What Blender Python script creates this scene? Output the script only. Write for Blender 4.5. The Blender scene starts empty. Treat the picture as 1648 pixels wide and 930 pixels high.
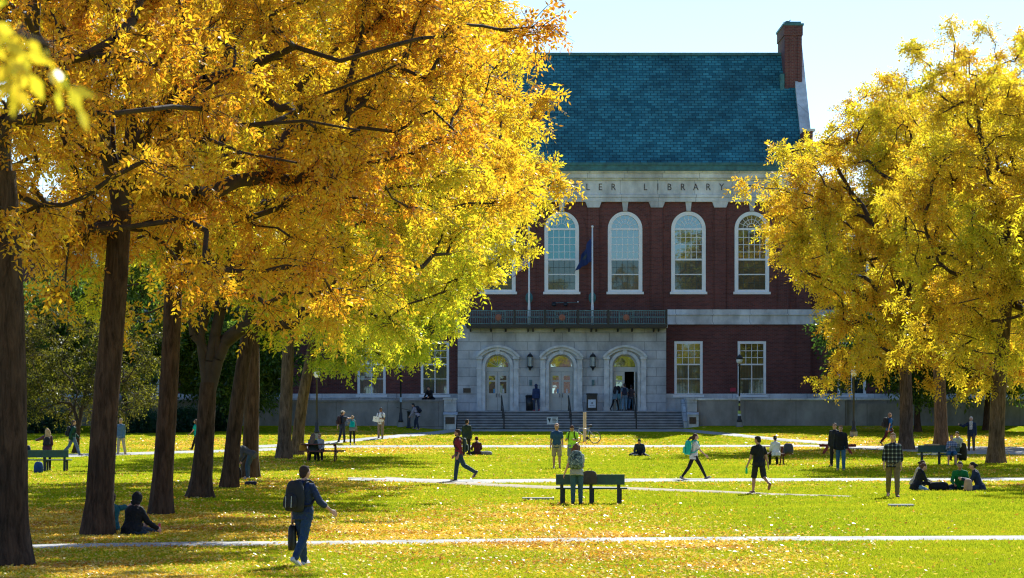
import bpy, bmesh, math, random
import numpy as np
from mathutils import Vector, Matrix, Euler
from mathutils.geometry import tessellate_polygon
R = math.radians
PI = math.pi
scene = bpy.context.scene
COL = scene.collection
rng = np.random.default_rng(7)
random.seed(7)
FPX = 4800.0; CX = 824.0; HY = 630.0; CAMZ = 3.0      # lens of the photograph: focal length in photo pixels, horizon row, eye height

def fx(px, D=192.0): return (px - CX) * D / FPX
def fz(py, D=192.0): return CAMZ + (HY - py) * D / FPX

def sstep(a, b, t):
    t = np.clip((np.asarray(t, float) - a) / (b - a), 0, 1)
    return t * t * (3 - 2 * t)
def gz(x, y):
    """height of the ground at (x, y)"""
    x = np.asarray(x, float); y = np.asarray(y, float)
    z = .07 * sstep(150, 160, y) + .45 * sstep(158, 173, y) + .10 * sstep(173, 186, y)
    side = 1 - sstep(-7.5, -4.2, x) * (1 - sstep(9.6, 12.5, x))
    z = z + .24 * side * sstep(180, 187, y)
    z = z + .05 * np.sin(x * .21 + 1.3) * np.sin(y * .13) * sstep(40, 60, y) * (1 - sstep(120, 150, y))
    return z
def G(px, py):
    """ground point seen at a pixel of the photograph"""
    D = 100.0
    for _ in range(60):
        x = (px - CX) * D / FPX
        Dn = (CAMZ - float(gz(x, D))) * FPX / max(py - HY, 1)
        D = D * .6 + min(Dn, 186.0) * .4
    return (px - CX) * D / FPX, D, float(gz((px - CX) * D / FPX, D))

# ---------------------------------------------------------------- materials
def newmat(name):
    m = bpy.data.materials.new(name); m.use_nodes = True
    nt = m.node_tree; nt.nodes.clear()
    return m, nt, nt.nodes, nt.links
def N(nt, typ, **kw):
    n = nt.nodes.new(typ)
    for k, v in kw.items():
        if k in n.inputs.keys(): n.inputs[k].default_value = v
        else: setattr(n, k, v)
    return n
def ramp(nt, stops):
    n = nt.nodes.new('ShaderNodeValToRGB'); cr = n.color_ramp
    while len(cr.elements) > 1: cr.elements.remove(cr.elements[-1])
    cr.elements[0].position = stops[0][0]; cr.elements[0].color = (*stops[0][1], 1)
    for p, c in stops[1:]:
        e = cr.elements.new(p); e.color = (*c, 1)
    return n
def simple(name, col, rough=.6, var=.15, scale=6.0, bump=0.0, metallic=0.0, spec=.5, bscale=None):
    m, nt, nd, L = newmat(name)
    out = N(nt, 'ShaderNodeOutputMaterial'); b = N(nt, 'ShaderNodeBsdfPrincipled', Roughness=rough, Metallic=metallic)
    b.inputs['Specular IOR Level'].default_value = spec
    tc = N(nt, 'ShaderNodeTexCoord'); no = N(nt, 'ShaderNodeTexNoise', Scale=scale, Detail=6.0)
    L.new(tc.outputs['Object'], no.inputs['Vector'])
    lo = tuple(c * (1 - var) for c in col); hi = tuple(min(1, c * (1 + var)) for c in col)
    r = ramp(nt, [(.3, lo), (.7, hi)]); L.new(no.outputs['Fac'], r.inputs['Fac'])
    L.new(r.outputs['Color'], b.inputs['Base Color'])
    if bump:
        n2 = N(nt, 'ShaderNodeTexNoise', Scale=bscale or scale * 4, Detail=5.0); L.new(tc.outputs['Object'], n2.inputs['Vector'])
        bp = N(nt, 'ShaderNodeBump', Strength=bump, Distance=.02); L.new(n2.outputs['Fac'], bp.inputs['Height']); L.new(bp.outputs['Normal'], b.inputs['Normal'])
    L.new(b.outputs['BSDF'], out.inputs['Surface'])
    return m
_mc = {}
def cm(col, rough=.75, kind='cloth'):
    k = (tuple(round(c, 3) for c in col), rough, kind)
    if k not in _mc:
        _mc[k] = simple(kind, col, rough, .18, 9.0, .35 if kind == 'cloth' else .1, bscale=40, spec=.25 if kind == 'cloth' else .4)
    return _mc[k]

# ---------------------------------------------------------------- objects
def link(o, parent=None):
    COL.objects.link(o)
    if parent is not None: o.parent = parent
    return o
def empty(name, loc=(0, 0, 0), rz=0.0):
    o = bpy.data.objects.new(name, None); o.empty_display_size = .2
    o.location = loc; o.rotation_euler = (0, 0, rz); return link(o)
def tag(o, label=None, cat=None, group=None, kind=None):
    if label:
        o['label'] = label
        if not 4 <= len(label.split()) <= 16: print('LABEL', len(label.split()), label)
    if cat: o['category'] = cat
    if group: o['group'] = group
    if kind: o['kind'] = kind
    return o
def mesh_np(name, V, F, mats, parent=None, smooth=False, mi=None):
    """V (n,3), F (m,k) same-sized polygons"""
    V = np.asarray(V, np.float32); F = np.asarray(F, np.int32)
    me = bpy.data.meshes.new(name); k = F.shape[1]
    me.vertices.add(len(V)); me.vertices.foreach_set('co', V.ravel())
    me.loops.add(F.size); me.loops.foreach_set('vertex_index', F.ravel())
    me.polygons.add(len(F)); me.polygons.foreach_set('loop_start', np.arange(0, F.size, k, dtype=np.int32))
    if mi is not None: me.polygons.foreach_set('material_index', np.asarray(mi, np.int32))
    if smooth: me.polygons.foreach_set('use_smooth', np.ones(len(F), bool))
    for m in (mats if isinstance(mats, (list, tuple)) else [mats]): me.materials.append(m)
    me.update(calc_edges=True); me.validate()
    return link(bpy.data.objects.new(name, me), parent)

def perp(d):
    d = Vector(d).normalized(); a = Vector((0, 0, 1)) if abs(d.z) < .9 else Vector((1, 0, 0))
    u = d.cross(a).normalized(); return u, d.cross(u).normalized()
class MB:
    def __init__(s): s.v = []; s.f = []; s.m = []; s.mi = 0
    def add(s, vs, fs):
        o = len(s.v); s.v += [tuple(v) for v in vs]; s.f += [tuple(i + o for i in f) for f in fs]; s.m += [s.mi] * len(fs); return s
    def box(s, x0, x1, y0, y1, z0, z1, M=None):
        vs = [(x, y, z) for z in (z0, z1) for y in (y0, y1) for x in (x0, x1)]
        if M is not None: vs = [M @ Vector(v) for v in vs]
        return s.add(vs, [(0, 2, 3, 1), (4, 5, 7, 6), (0, 1, 5, 4), (2, 6, 7, 3), (0, 4, 6, 2), (1, 3, 7, 5)])
    def cbox(s, c, sx, sy, sz, M=None):
        return s.box(c[0] - sx / 2, c[0] + sx / 2, c[1] - sy / 2, c[1] + sy / 2, c[2] - sz / 2, c[2] + sz / 2, M)
    def bar(s, a, b, w, h=None):
        a = Vector(a); b = Vector(b); u, v = perp(b - a); h = h or w
        vs = [p + u * x * w / 2 + v * y * h / 2 for p in (a, b) for x, y in ((-1, -1), (1, -1), (1, 1), (-1, 1))]
        return s.add(vs, [(0, 1, 2, 3), (7, 6, 5, 4)] + [(i, i + 4, (i + 1) % 4 + 4, (i + 1) % 4) for i in range(4)])
    def tube(s, pts, r, n=8, cap=True):
        pts = [Vector(p) for p in pts]; rs = r if isinstance(r, (list, tuple)) else [r] * len(pts)
        vs = []; fs = []
        d0 = pts[1] - pts[0]; u, v = perp(d0)
        for i, p in enumerate(pts):
            d = (pts[min(i + 1, len(pts) - 1)] - pts[max(i - 1, 0)])
            if d.length > 1e-9:
                d.normalize(); u = (u - d * u.dot(d)); u = u.normalized() if u.length > 1e-6 else perp(d)[0]; v = d.cross(u)
            for k in range(n):
                a = 2 * PI * k / n; vs.append(p + (u * math.cos(a) + v * math.sin(a)) * rs[i])
        for i in range(len(pts) - 1):
            for k in range(n): fs.append((i * n + k, i * n + (k + 1) % n, (i + 1) * n + (k + 1) % n, (i + 1) * n + k))
        if cap: fs += [tuple(range(n - 1, -1, -1)), tuple(range((len(pts) - 1) * n, len(pts) * n))]
        return s.add(vs, fs)
    def lathe(s, prof, n=16, M=None, cap=True):
        """prof list of (r, z)"""
        vs = []; fs = []
        for r, z in prof:
            for k in range(n):
                a = 2 * PI * (k + .5) / n; vs.append(Vector((r * math.cos(a), r * math.sin(a), z)))
        if M is not None: vs = [M @ v for v in vs]
        for i in range(len(prof) - 1):
            for k in range(n): fs.append((i * n + k, i * n + (k + 1) % n, (i + 1) * n + (k + 1) % n, (i + 1) * n + k))
        if cap: fs += [tuple(range(n - 1, -1, -1)), tuple(range((len(prof) - 1) * n, len(prof) * n))]
        return s.add(vs, fs)
    def sph(s, c, rx, ry=None, rz=None, n=12, M=None):
        ry = ry or rx; rz = rz or rx
        vs = [(0, 0, -1)]; h = n // 2
        for i in range(1, h):
            t = -PI / 2 + PI * i / h
            for k in range(n): a = 2 * PI * k / n; vs.append((math.cos(t) * math.cos(a), math.cos(t) * math.sin(a), math.sin(t)))
        vs.append((0, 0, 1)); vs = [Vector((v[0] * rx, v[1] * ry, v[2] * rz)) for v in vs]
        if M is not None: vs = [M @ v for v in vs]
        vs = [v + Vector(c) for v in vs]; fs = []
        for k in range(n): fs.append((0, 1 + (k + 1) % n, 1 + k))
        for i in range(h - 2):
            for k in range(n): a = 1 + i * n; fs.append((a + k, a + (k + 1) % n, a + n + (k + 1) % n, a + n + k))
        a = 1 + (h - 2) * n; t = len(vs) - 1
        for k in range(n): fs.append((a + k, a + (k + 1) % n, t))
        return s.add(vs, fs)
    def prism(s, poly, y0, y1, holes=()):
        """polygon(s) in x,z extruded from y0 (front) to y1"""
        loops = [list(poly)] + [list(h) for h in holes]
        flat = [p for l in loops for p in l]
        tris = tessellate_polygon([[Vector((p[0], p[1], 0)) for p in l] for l in loops])
        n = len(flat); vs = [(p[0], y0, p[1]) for p in flat] + [(p[0], y1, p[1]) for p in flat]; fs = []
        for t in tris:
            a, b, c = (Vector((*flat[i], 0)) for i in t)
            if (b - a).cross(c - a).z < 0: t = t[::-1]
            fs.append(tuple(t)); fs.append(tuple(i + n for i in t[::-1]))
        o = 0
        for l in loops:
            k = len(l); area = sum(l[i][0] * l[(i + 1) % k][1] - l[(i + 1) % k][0] * l[i][1] for i in range(k))
            ccw = area > 0; outer = l is loops[0]
            for i in range(k):
                a, b = o + i, o + (i + 1) % k
                fs.append((b, a, a + n, b + n) if ccw == outer else (a, b, b + n, a + n))
            o += k
        return s.add(vs, fs)
    def ring(s, outer, inner, y0, y1):
        """flat band between two equally long closed x,z outlines"""
        n = len(outer); vs = [(p[0], y, p[1]) for y in (y0, y1) for l in (outer, inner) for p in l]; fs = []
        for i in range(n):
            j = (i + 1) % n
            fs += [(i, j, n + j, n + i), (2 * n + j, 2 * n + i, 3 * n + i, 3 * n + j), (j, i, 2 * n + i, 2 * n + j), (n + i, n + j, 3 * n + j, 3 * n + i)]
        return s.add(vs, fs)
    def build(s, name, mats, parent=None, smooth=False, bevel=0.0, M=None):
        me = bpy.data.meshes.new(name); vs = s.v if M is None else [tuple(M @ Vector(v)) for v in s.v]
        me.from_pydata(vs, [], s.f)
        ms = mats if isinstance(mats, (list, tuple)) else [mats]
        for m in ms: me.materials.append(m)
        if len(ms) > 1: me.polygons.foreach_set('material_index', s.m)
        bm = bmesh.new(); bm.from_mesh(me); bmesh.ops.recalc_face_normals(bm, faces=bm.faces); bm.to_mesh(me); bm.free()
        if smooth: me.polygons.foreach_set('use_smooth', [True] * len(me.polygons))
        me.update()
        o = link(bpy.data.objects.new(name, me), parent)
        if bevel:
            b = o.modifiers.new('bevel', 'BEVEL'); b.width = bevel; b.segments = 2; b.limit_method = 'ANGLE'; b.angle_limit = R(40)
        return o
def copy_tree(o, parent=None):
    c = o.copy(); COL.objects.link(c); c.parent = parent
    for ch in list(o.children): copy_tree(ch, c)
    return c
# ---------------------------------------------------------------- procedural materials of the building
def brick_mat(name, c1, c2, mortar, bw, bh, ms, rough=.85, bump=.4, stain=.25, axes='XZ', offset=.5, stscale=.35, msmooth=.1):
    m, nt, nd, L = newmat(name)
    out = N(nt, 'ShaderNodeOutputMaterial'); b = N(nt, 'ShaderNodeBsdfPrincipled', Roughness=rough); b.inputs['Specular IOR Level'].default_value = .25
    tc = N(nt, 'ShaderNodeTexCoord'); sp = N(nt, 'ShaderNodeSeparateXYZ'); L.new(tc.outputs['Object'], sp.inputs[0])
    cb = N(nt, 'ShaderNodeCombineXYZ')
    if axes == 'XZ':
        ad = N(nt, 'ShaderNodeMath', operation='ADD'); L.new(sp.outputs['X'], ad.inputs[0]); L.new(sp.outputs['Y'], ad.inputs[1])
        L.new(ad.outputs[0], cb.inputs['X']); L.new(sp.outputs['Z'], cb.inputs['Y'])
    else:
        L.new(sp.outputs['X'], cb.inputs['X']); mz = N(nt, 'ShaderNodeMath', operation='MULTIPLY'); mz.inputs[1].default_value = 1.4
        L.new(sp.outputs['Z'], mz.inputs[0]); L.new(mz.outputs[0], cb.inputs['Y'])
    br = N(nt, 'ShaderNodeTexBrick', Scale=1.0); br.offset = offset
    br.inputs['Brick Width'].default_value = bw; br.inputs['Row Height'].default_value = bh; br.inputs['Mortar Size'].default_value = ms
    br.inputs['Mortar Smooth'].default_value = msmooth; br.inputs['Color1'].default_value = (*c1, 1); br.inputs['Color2'].default_value = (*c2, 1); br.inputs['Mortar'].default_value = (*mortar, 1)
    L.new(cb.outputs[0], br.inputs['Vector'])
    n1 = N(nt, 'ShaderNodeTexNoise', Scale=stscale, Detail=8.0, Roughness=.65); 
    mp = N(nt, 'ShaderNodeMapping'); mp.inputs['Scale'].default_value = (1, 1, .55); L.new(tc.outputs['Object'], mp.inputs[0]); L.new(mp.outputs[0], n1.inputs['Vector'])
    r = ramp(nt, [(.32, (1 - stain,) * 3), (.68, (1 + stain * .6,) * 3)]); L.new(n1.outputs['Fac'], r.inputs['Fac'])
    mx = N(nt, 'ShaderNodeMix', data_type='RGBA', blend_type='MULTIPLY'); mx.inputs[0].default_value = 1
    L.new(br.outputs['Color'], mx.inputs[6]); L.new(r.outputs['Color'], mx.inputs[7]); L.new(mx.outputs[2], b.inputs['Base Color'])
    if bump:
        bp = N(nt, 'ShaderNodeBump', Strength=bump, Distance=.02, invert=True); L.new(br.outputs['Fac'], bp.inputs['Height']); L.new(bp.outputs['Normal'], b.inputs['Normal'])
    L.new(b.outputs['BSDF'], out.inputs['Surface']); return m
M_BRICK = brick_mat('brick', (.175, .056, .044), (.10, .036, .032), (.13, .09, .085), .26, .085, .011, stain=.3)
M_BRICK_CH = brick_mat('chimney_brick', (.155, .055, .05), (.105, .038, .037), (.15, .11, .10), .3, .1, .013, stain=.25)
M_SLATE = brick_mat('slate', (.085, .270, .285), (.034, .135, .155), (.016, .062, .07), .44, .26, .028, rough=.6, stain=.5, bump=.9, axes='S', stscale=.5, msmooth=.3)
M_ASHLAR = brick_mat('ashlar', (.58, .59, .59), (.50, .51, .51), (.33, .34, .34), 1.5, .56, .022, stain=.42, bump=.5, stscale=.8)
M_BAND = brick_mat('limestone', (.70, .71, .69), (.60, .61, .60), (.36, .37, .37), 2.4, 6.0, .02, stain=.5, bump=.2, stscale=.6)
M_CONC = brick_mat('concrete', (.29, .28, .27), (.27, .26, .25), (.17, .16, .15), 3.2, 9.0, .02, stain=.45, bump=.1, stscale=.7)
M_STEP = simple('step_stone', (.34, .35, .35), .85, .25, 2.0, .3)
M_STEP_SHADE = simple('step_riser_shade', (.12, .125, .13), .9, .3, 2.0, .3)  # darker copy of the step stone: shade under the nosings painted into the risers
M_WHITE = simple('white_paint', (.84, .85, .84), .5, .06, 2.0)
M_DOORP = simple('door_paint', (.55, .55, .50), .5, .08, 2.0)
M_COPPER = simple('patina_copper', (.05, .15, .16), .6, .35, 3.0, .2)
M_RAIL = simple('patina_iron', (.11, .19, .20), .55, .35, 5.0)
M_BLACK = simple('black_iron', (.012, .013, .014), .4, .2, 8.0)
M_TERRA = simple('terracotta', (.30, .12, .07), .8, .2, 8.0)
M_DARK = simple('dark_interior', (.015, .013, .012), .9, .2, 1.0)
M_BRONZE = simple('bronze_plaque', (.045, .03, .02), .4, .3, 12.0)
def glass_mat(name, base, refl, wav=.5, tint=(.62, .88, 1.0)):
    m, nt, nd, L = newmat(name)
    out = N(nt, 'ShaderNodeOutputMaterial'); d = N(nt, 'ShaderNodeBsdfPrincipled', Roughness=.3); d.inputs['Base Color'].default_value = (*base, 1)
    g = N(nt, 'ShaderNodeBsdfGlossy', Roughness=.015); g.inputs['Color'].default_value = (*tint, 1)
    tc = N(nt, 'ShaderNodeTexCoord'); vo = N(nt, 'ShaderNodeTexNoise', Scale=1.7, Detail=2.0); L.new(tc.outputs['Object'], vo.inputs['Vector'])
    bp = N(nt, 'ShaderNodeBump', Strength=wav * .12, Distance=.006); L.new(vo.outputs['Fac'], bp.inputs['Height'])
    L.new(bp.outputs['Normal'], g.inputs['Normal'])
    mx = N(nt, 'ShaderNodeMixShader'); mx.inputs[0].default_value = refl
    L.new(d.outputs[0], mx.inputs[1]); L.new(g.outputs[0], mx.inputs[2]); L.new(mx.outputs[0], out.inputs['Surface']); return m
M_GLASS = glass_mat('window_glass', (.008, .014, .018), .19)
M_SCREEN = glass_mat('lower_sash_glass', (.014, .022, .026), .07)
M_BLIND = glass_mat('glass_with_blind', (.03, .10, .12), .12, .5, (.4, .85, 1.0))
M_LIME = simple('smooth_limestone', (.66, .67, .65), .8, .22, 2.5, .15)
M_SCRB = simple('screen_frame', (.045, .07, .075), .6, .2)
# ---------------------------------------------------------------- the library
YF = 192.0
lib = empty('library_building', (3.2, YF, .6)); tag(lib, 'red brick library with slate roof, arched windows and a stone triple entrance facing the lawn', 'building')
LM = Matrix.Translation((-3.2, -YF, -.6))
def lb(mb, name, mats, parent=None, **kw):
    return mb.build(name, mats, parent or lib, M=LM if True else None, **kw)
XL, XR = -12.9, 19.3; ZE = 17.1
def arch_pts(cx, hw, z0, zs, n=24):
    """closed outline: semicircular headed opening"""
    return [(cx - hw, z0), (cx + hw, z0)] + [(cx + hw * math.cos(PI * i / n), zs + hw * math.sin(PI * i / n)) for i in range(n + 1)]
def rect_pts(cx, hw, z0, z1): return [(cx - hw, z0), (cx + hw, z0), (cx + hw, z1), (cx - hw, z1)]
up_c = [fx(904) + 4.08 * k for k in range(-3, 4)]
UZ0, UZS, UHW = fz(471), fz(368), 1.12
gw_px = [1108, 1210, 700, 598]
GZ0, GZ1, GHW = fz(636), fz(549), .92
# main block front wall, with its window openings
EX0, EX1, EZ1 = fx(737), fx(1071), fz(528)
holes = [arch_pts(c, UHW, UZ0, UZS) for c in up_c] + [rect_pts(fx(p), GHW, GZ0, GZ1) for p in gw_px]
dx_open = fx(1005)
holes.append(rect_pts(dx_open, .7, 1.9, 4.3))
w = MB(); w.prism([(XL, .3), (XR, .3), (XR, ZE), (XL, ZE)], YF, YF + .45, holes)
w.box(XL, XL + .45, YF + .45, 207.4, .3, ZE); w.box(XR - .45, XR, YF + .45, 207.4, .3, ZE); w.box(XL, XR, 207.4, 207.8, .3, ZE)
for x in (XL, XR - .45):      # gables
    w.add([(x + a, y, z) for a in (0, .45) for y, z in ((YF, ZE + .003), (207.8, ZE + .003), (199.7, 25.5))], [(0, 1, 2), (3, 5, 4), (0, 3, 4, 1), (1, 4, 5, 2), (2, 5, 3, 0)])
w.box(18.7, 19.303, 191.35, 193.7, ZE + .05, 19.7); w.box(XL - .003, XL + .6, 191.35, 193.7, ZE + .05, 19.7)
lb(w, 'brick_wall', M_BRICK)
# inner floor and back screen so that the open door looks into a dark lobby
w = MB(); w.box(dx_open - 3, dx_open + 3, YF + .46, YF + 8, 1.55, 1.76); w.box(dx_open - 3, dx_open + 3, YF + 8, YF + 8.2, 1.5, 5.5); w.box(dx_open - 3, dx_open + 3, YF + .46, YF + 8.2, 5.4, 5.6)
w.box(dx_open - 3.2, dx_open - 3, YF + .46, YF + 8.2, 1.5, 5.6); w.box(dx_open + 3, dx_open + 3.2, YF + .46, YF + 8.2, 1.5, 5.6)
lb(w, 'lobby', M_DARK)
# wings
WZ = 15.0
def wing(x0, x1, pxs):
    w = MB(); hs = [rect_pts(fx(p), GHW, GZ0, GZ1) for p in pxs] + [rect_pts(fx(p), 1.1, UZ0, 13.2) for p in pxs]
    w.prism([(x0, .3), (x1, .3), (x1, WZ), (x0, WZ)], YF + .4, YF + .85, hs)
    w.box(x0, x0 + .4, YF + .85, 206, .3, WZ); w.box(x1 - .4, x1, YF + .85, 206, .3, WZ); w.box(x0, x1, 206, 206.4, .3, WZ)
    ps = MB() 
    return w
rw_px = [1372, 1474, 1576]; lw_px = [436, 334, 232, 130]
lb(wing(XR + .003, 34.0, rw_px), 'wing_wall', M_BRICK); lb(wing(-34.0, XL - .003, lw_px), 'wing_wall', M_BRICK)
w = MB(); w.box(XR + .01, 34.2, YF + .2, 206.5, WZ, WZ + .5); lb(w, 'wing_parapet', M_BAND)
w = MB(); w.box(-34.2, XL - .01, YF + .2, 206.5, WZ, WZ + .5); lb(w, 'wing_parapet', M_BAND)
# brick pilasters and gauged arches
w = MB()
for k in range(-4, 5):
    c = fx(955) + 4.08 * (k - 0) - 4.08 * .0
    if XL + .4 < c < XR - .5: w.box(c - .36, c + .36, YF - .1, YF - .002, fz(498) + .01, fz(334))
for x0, x1 in ((XR - 1.0, XR - .1), (XL + .1, XL + 1.0)): w.box(x0, x1, YF - .12, YF - .002, fz(498) + .01, fz(325)); w.box(x0, x1, YF - .1, YF - .003, fz(633), fz(522) - .01)
for c in up_c:
    a = [(c + (UHW + .42) * math.cos(PI * i / 24), UZS + (UHW + .42) * math.sin(PI * i / 24)) for i in range(25)]
    b = [(c + (UHW + .02) * math.cos(PI * i / 24), UZS + (UHW + .02) * math.sin(PI * i / 24)) for i in range(25)]
    w.prism(a + b[::-1], YF - .05, YF - .004)
lb(w, 'brick_pilasters', M_BRICK)
# limestone: capitals, keystones, entablature, belt course, water table
w = MB()
for k in range(-4, 5):
    c = fx(955) + 4.08 * k
    if XL + .4 < c < XR - .5:
        w = MB(); w.prism([(c - .38, fz(334)), (c + .38, fz(334)), (c + .52, fz(325)), (c - .52, fz(325))], YF - .2, YF - .001); lb(w, 'capital', M_BAND)
for c in up_c: w = MB(); w.prism([(c - .13, UZS + UHW + .02), (c + .13, UZS + UHW + .02), (c + .2, fz(325)), (c - .2, fz(325))], YF - .14, YF - .003); lb(w, 'keystone', M_BAND)
w = MB(); x0, x1 = XL - .05, XR + .05
w.box(x0, x1, YF - .22, YF, fz(325), fz(318)); w.box(x0, x1, YF - .26, YF, fz(318) + .002, fz(313)); w.box(x0, x1, YF - .16, YF, fz(313) + .002, fz(290))
w.box(x0, x1, YF - .3, YF, fz(290) + .002, fz(287)); w.box(x0 - .1, x1 + .1, YF - .45, YF, fz(287) + .002, fz(279)); w.box(x0 - .2, x1 + .2, YF - .6, YF, fz(279) + .002, fz(276))
lb(w, 'entablature', M_BAND, bevel=.02)
def band(x0, x1, dy=0.0):
    w = MB(); w.box(x0, x1, YF - .16 + dy, YF + dy - .001, fz(522), fz(519)); w.box(x0, x1, YF - .1 + dy, YF + dy - .001, fz(519) + .002, fz(507)); w.box(x0, x1, YF - .18 + dy, YF + dy - .001, fz(507) + .002, fz(505)); w.box(x0, x1, YF - .12 + dy, YF + dy - .001, fz(505) + .002, fz(498))
    lb(w, 'belt_course', M_BAND)
    w = MB(); w.box(x0, x1, YF - .12 + dy, YF + dy - .001, 1.2, fz(641)); w.box(x0, x1, YF - .18 + dy, YF + dy - .001, fz(641) + .002, fz(633.5)); lb(w, 'water_table', M_BAND)
band(EX1 + .01, XR + .1); band(XL - .1, EX0 - .01); band(XR + .103, 34, .4); band(-34, XL - .103, .4)
# frieze lettering, cut letters
for ch, px in zip('FOGLERLIBRARY', [884, 905, 925, 946, 966, 987, 1038.5, 1058.5, 1077, 1098.5, 1119.5, 1139.5, 1161]):
    cu = bpy.data.curves.new('letter', 'FONT'); cu.body = ch; cu.size = .62; cu.extrude = .012; cu.align_x = 'CENTER'; cu.resolution_u = 3
    tmp = bpy.data.objects.new('tmp', cu); COL.objects.link(tmp); dg = bpy.context.evaluated_depsgraph_get()
    me = bpy.data.meshes.new_from_object(tmp.evaluated_get(dg)); bpy.data.objects.remove(tmp)
    me.materials.clear(); me.materials.append(M_BRONZE)
    o = link(bpy.data.objects.new('frieze_letter', me), lib); o.location = (fx(px) - 3.2, -.16 - .014, fz(307) - .6 + .03); o.rotation_euler = (PI / 2, 0, 0)
    o.scale = (.85, 1, 1)
# roof
RY, RZ = 199.7, 25.54
w = MB(); e0 = YF - .55
sl = (RZ - ZE - .35) / (RY - YF)
w.add([(XL + .45, e0, ZE + .35), (18.75, e0, ZE + .35), (18.75, RY, RZ), (XL + .45, RY, RZ), (XL + .45, e0, ZE + .05), (18.75, e0, ZE + .05), (18.75, RY, RZ - .3), (XL + .45, RY, RZ - .3)],
      [(0, 1, 2, 3), (7, 6, 5, 4), (0, 4, 5, 1), (1, 5, 6, 2), (2, 6, 7, 3), (3, 7, 4, 0)])
y2 = 2 * RY - e0
w.add([(XL + .45, RY + .002, RZ), (18.75, RY + .002, RZ), (18.75, y2, ZE + .35), (XL + .45, y2, ZE + .35), (XL + .45, RY + .002, RZ - .3), (18.75, RY + .002, RZ - .3), (18.75, y2, ZE + .05), (XL + .45, y2, ZE + .05)],
      [(0, 1, 2, 3), (7, 6, 5, 4), (0, 4, 5, 1), (1, 5, 6, 2), (2, 6, 7, 3), (3, 7, 4, 0)])
roof = lb(w, 'slate_roof', M_SLATE)
w = MB(); w.box(XL + .4, 18.8, RY - .16, RY + .16, RZ - .05, RZ + .14); lb(w, 'ridge_cap', M_COPPER)
w = MB(); w.box(XL - .15, XR + .15, e0 - .22, e0 + .3, fz(275, 191.5), fz(266, 191.5)); w.box(XL - .25, XR + .25, e0 - .3, e0 + .3, fz(266, 191.5) + .002, fz(262, 191.5))
for k in range(26): w.box(XL + .3 + k * 1.27, XL + .36 + k * 1.27, e0 - .33, e0 - .2, fz(265, 191.5), fz(261, 191.5))
lb(w, 'gutter', M_COPPER)
# gable copings
for xa, xb in ((18.72, 19.42), (XL - .1, XL + .55)):
    w = MB(); ya, za = 193.3, 19.0; k1 = (RZ + .55 - za) / (RY - ya)
    w.add([(x, y, z + h) for x in (xa, xb) for h in (-.5, .35) for y, z in ((ya, za), (RY, RZ + .3))], [(0, 1, 3, 2), (4, 6, 7, 5), (0, 4, 5, 1), (2, 3, 7, 6), (0, 2, 6, 4), (1, 5, 7, 3)])
    w.add([(x, y, z + h) for x in (xa, xb) for h in (-.5, .35) for y, z in ((RY + .003, RZ + .3), (2 * RY - ya, za))], [(0, 1, 3, 2), (4, 6, 7, 5), (0, 4, 5, 1), (2, 3, 7, 6), (0, 2, 6, 4), (1, 5, 7, 3)])
    w.box(xa - .02, xb + .02, 191.25, 193.8, 19.7, 19.86)
    lb(w, 'gable_coping', M_BAND)
# chimney
w = MB(); c0, c1 = 18.02, 19.17; y0, y1 = 197.2, 202.2
w.box(c0, c1, y0, y1, 21.5, 26.95); w.box(c0 - .06, c1 + .06, y0 - .06, y1 + .06, 26.55, 27.2); w.box(c0 + .02, c0 + .27, y0 - .07, y0, 21.5, 26.5); w.box(c1 - .27, c1 - .02, y0 - .07, y0, 21.5, 26.5)
chim = lb(w, 'chimney', M_BRICK_CH)
w = MB(); w.box(c0 - .12, c1 + .12, y0 - .12, y1 + .12, 27.2, 27.34); w.box(c0 + .05, c1 - .05, y0 + .05, y1 - .05, 27.342, 27.47); w.build('chimney_cap', M_COPPER, chim, M=LM)
w = MB(); w.box(c0 - .3, c1 + .1, y0 - .16, y0 + .1, 22.55, 22.85); w.box(c0 - .3, c0 - .02, y0 - .14, y0 + 1.2, 22.85, 24.0); w.build('chimney_flashing', M_COPPER, chim, M=LM)

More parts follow.
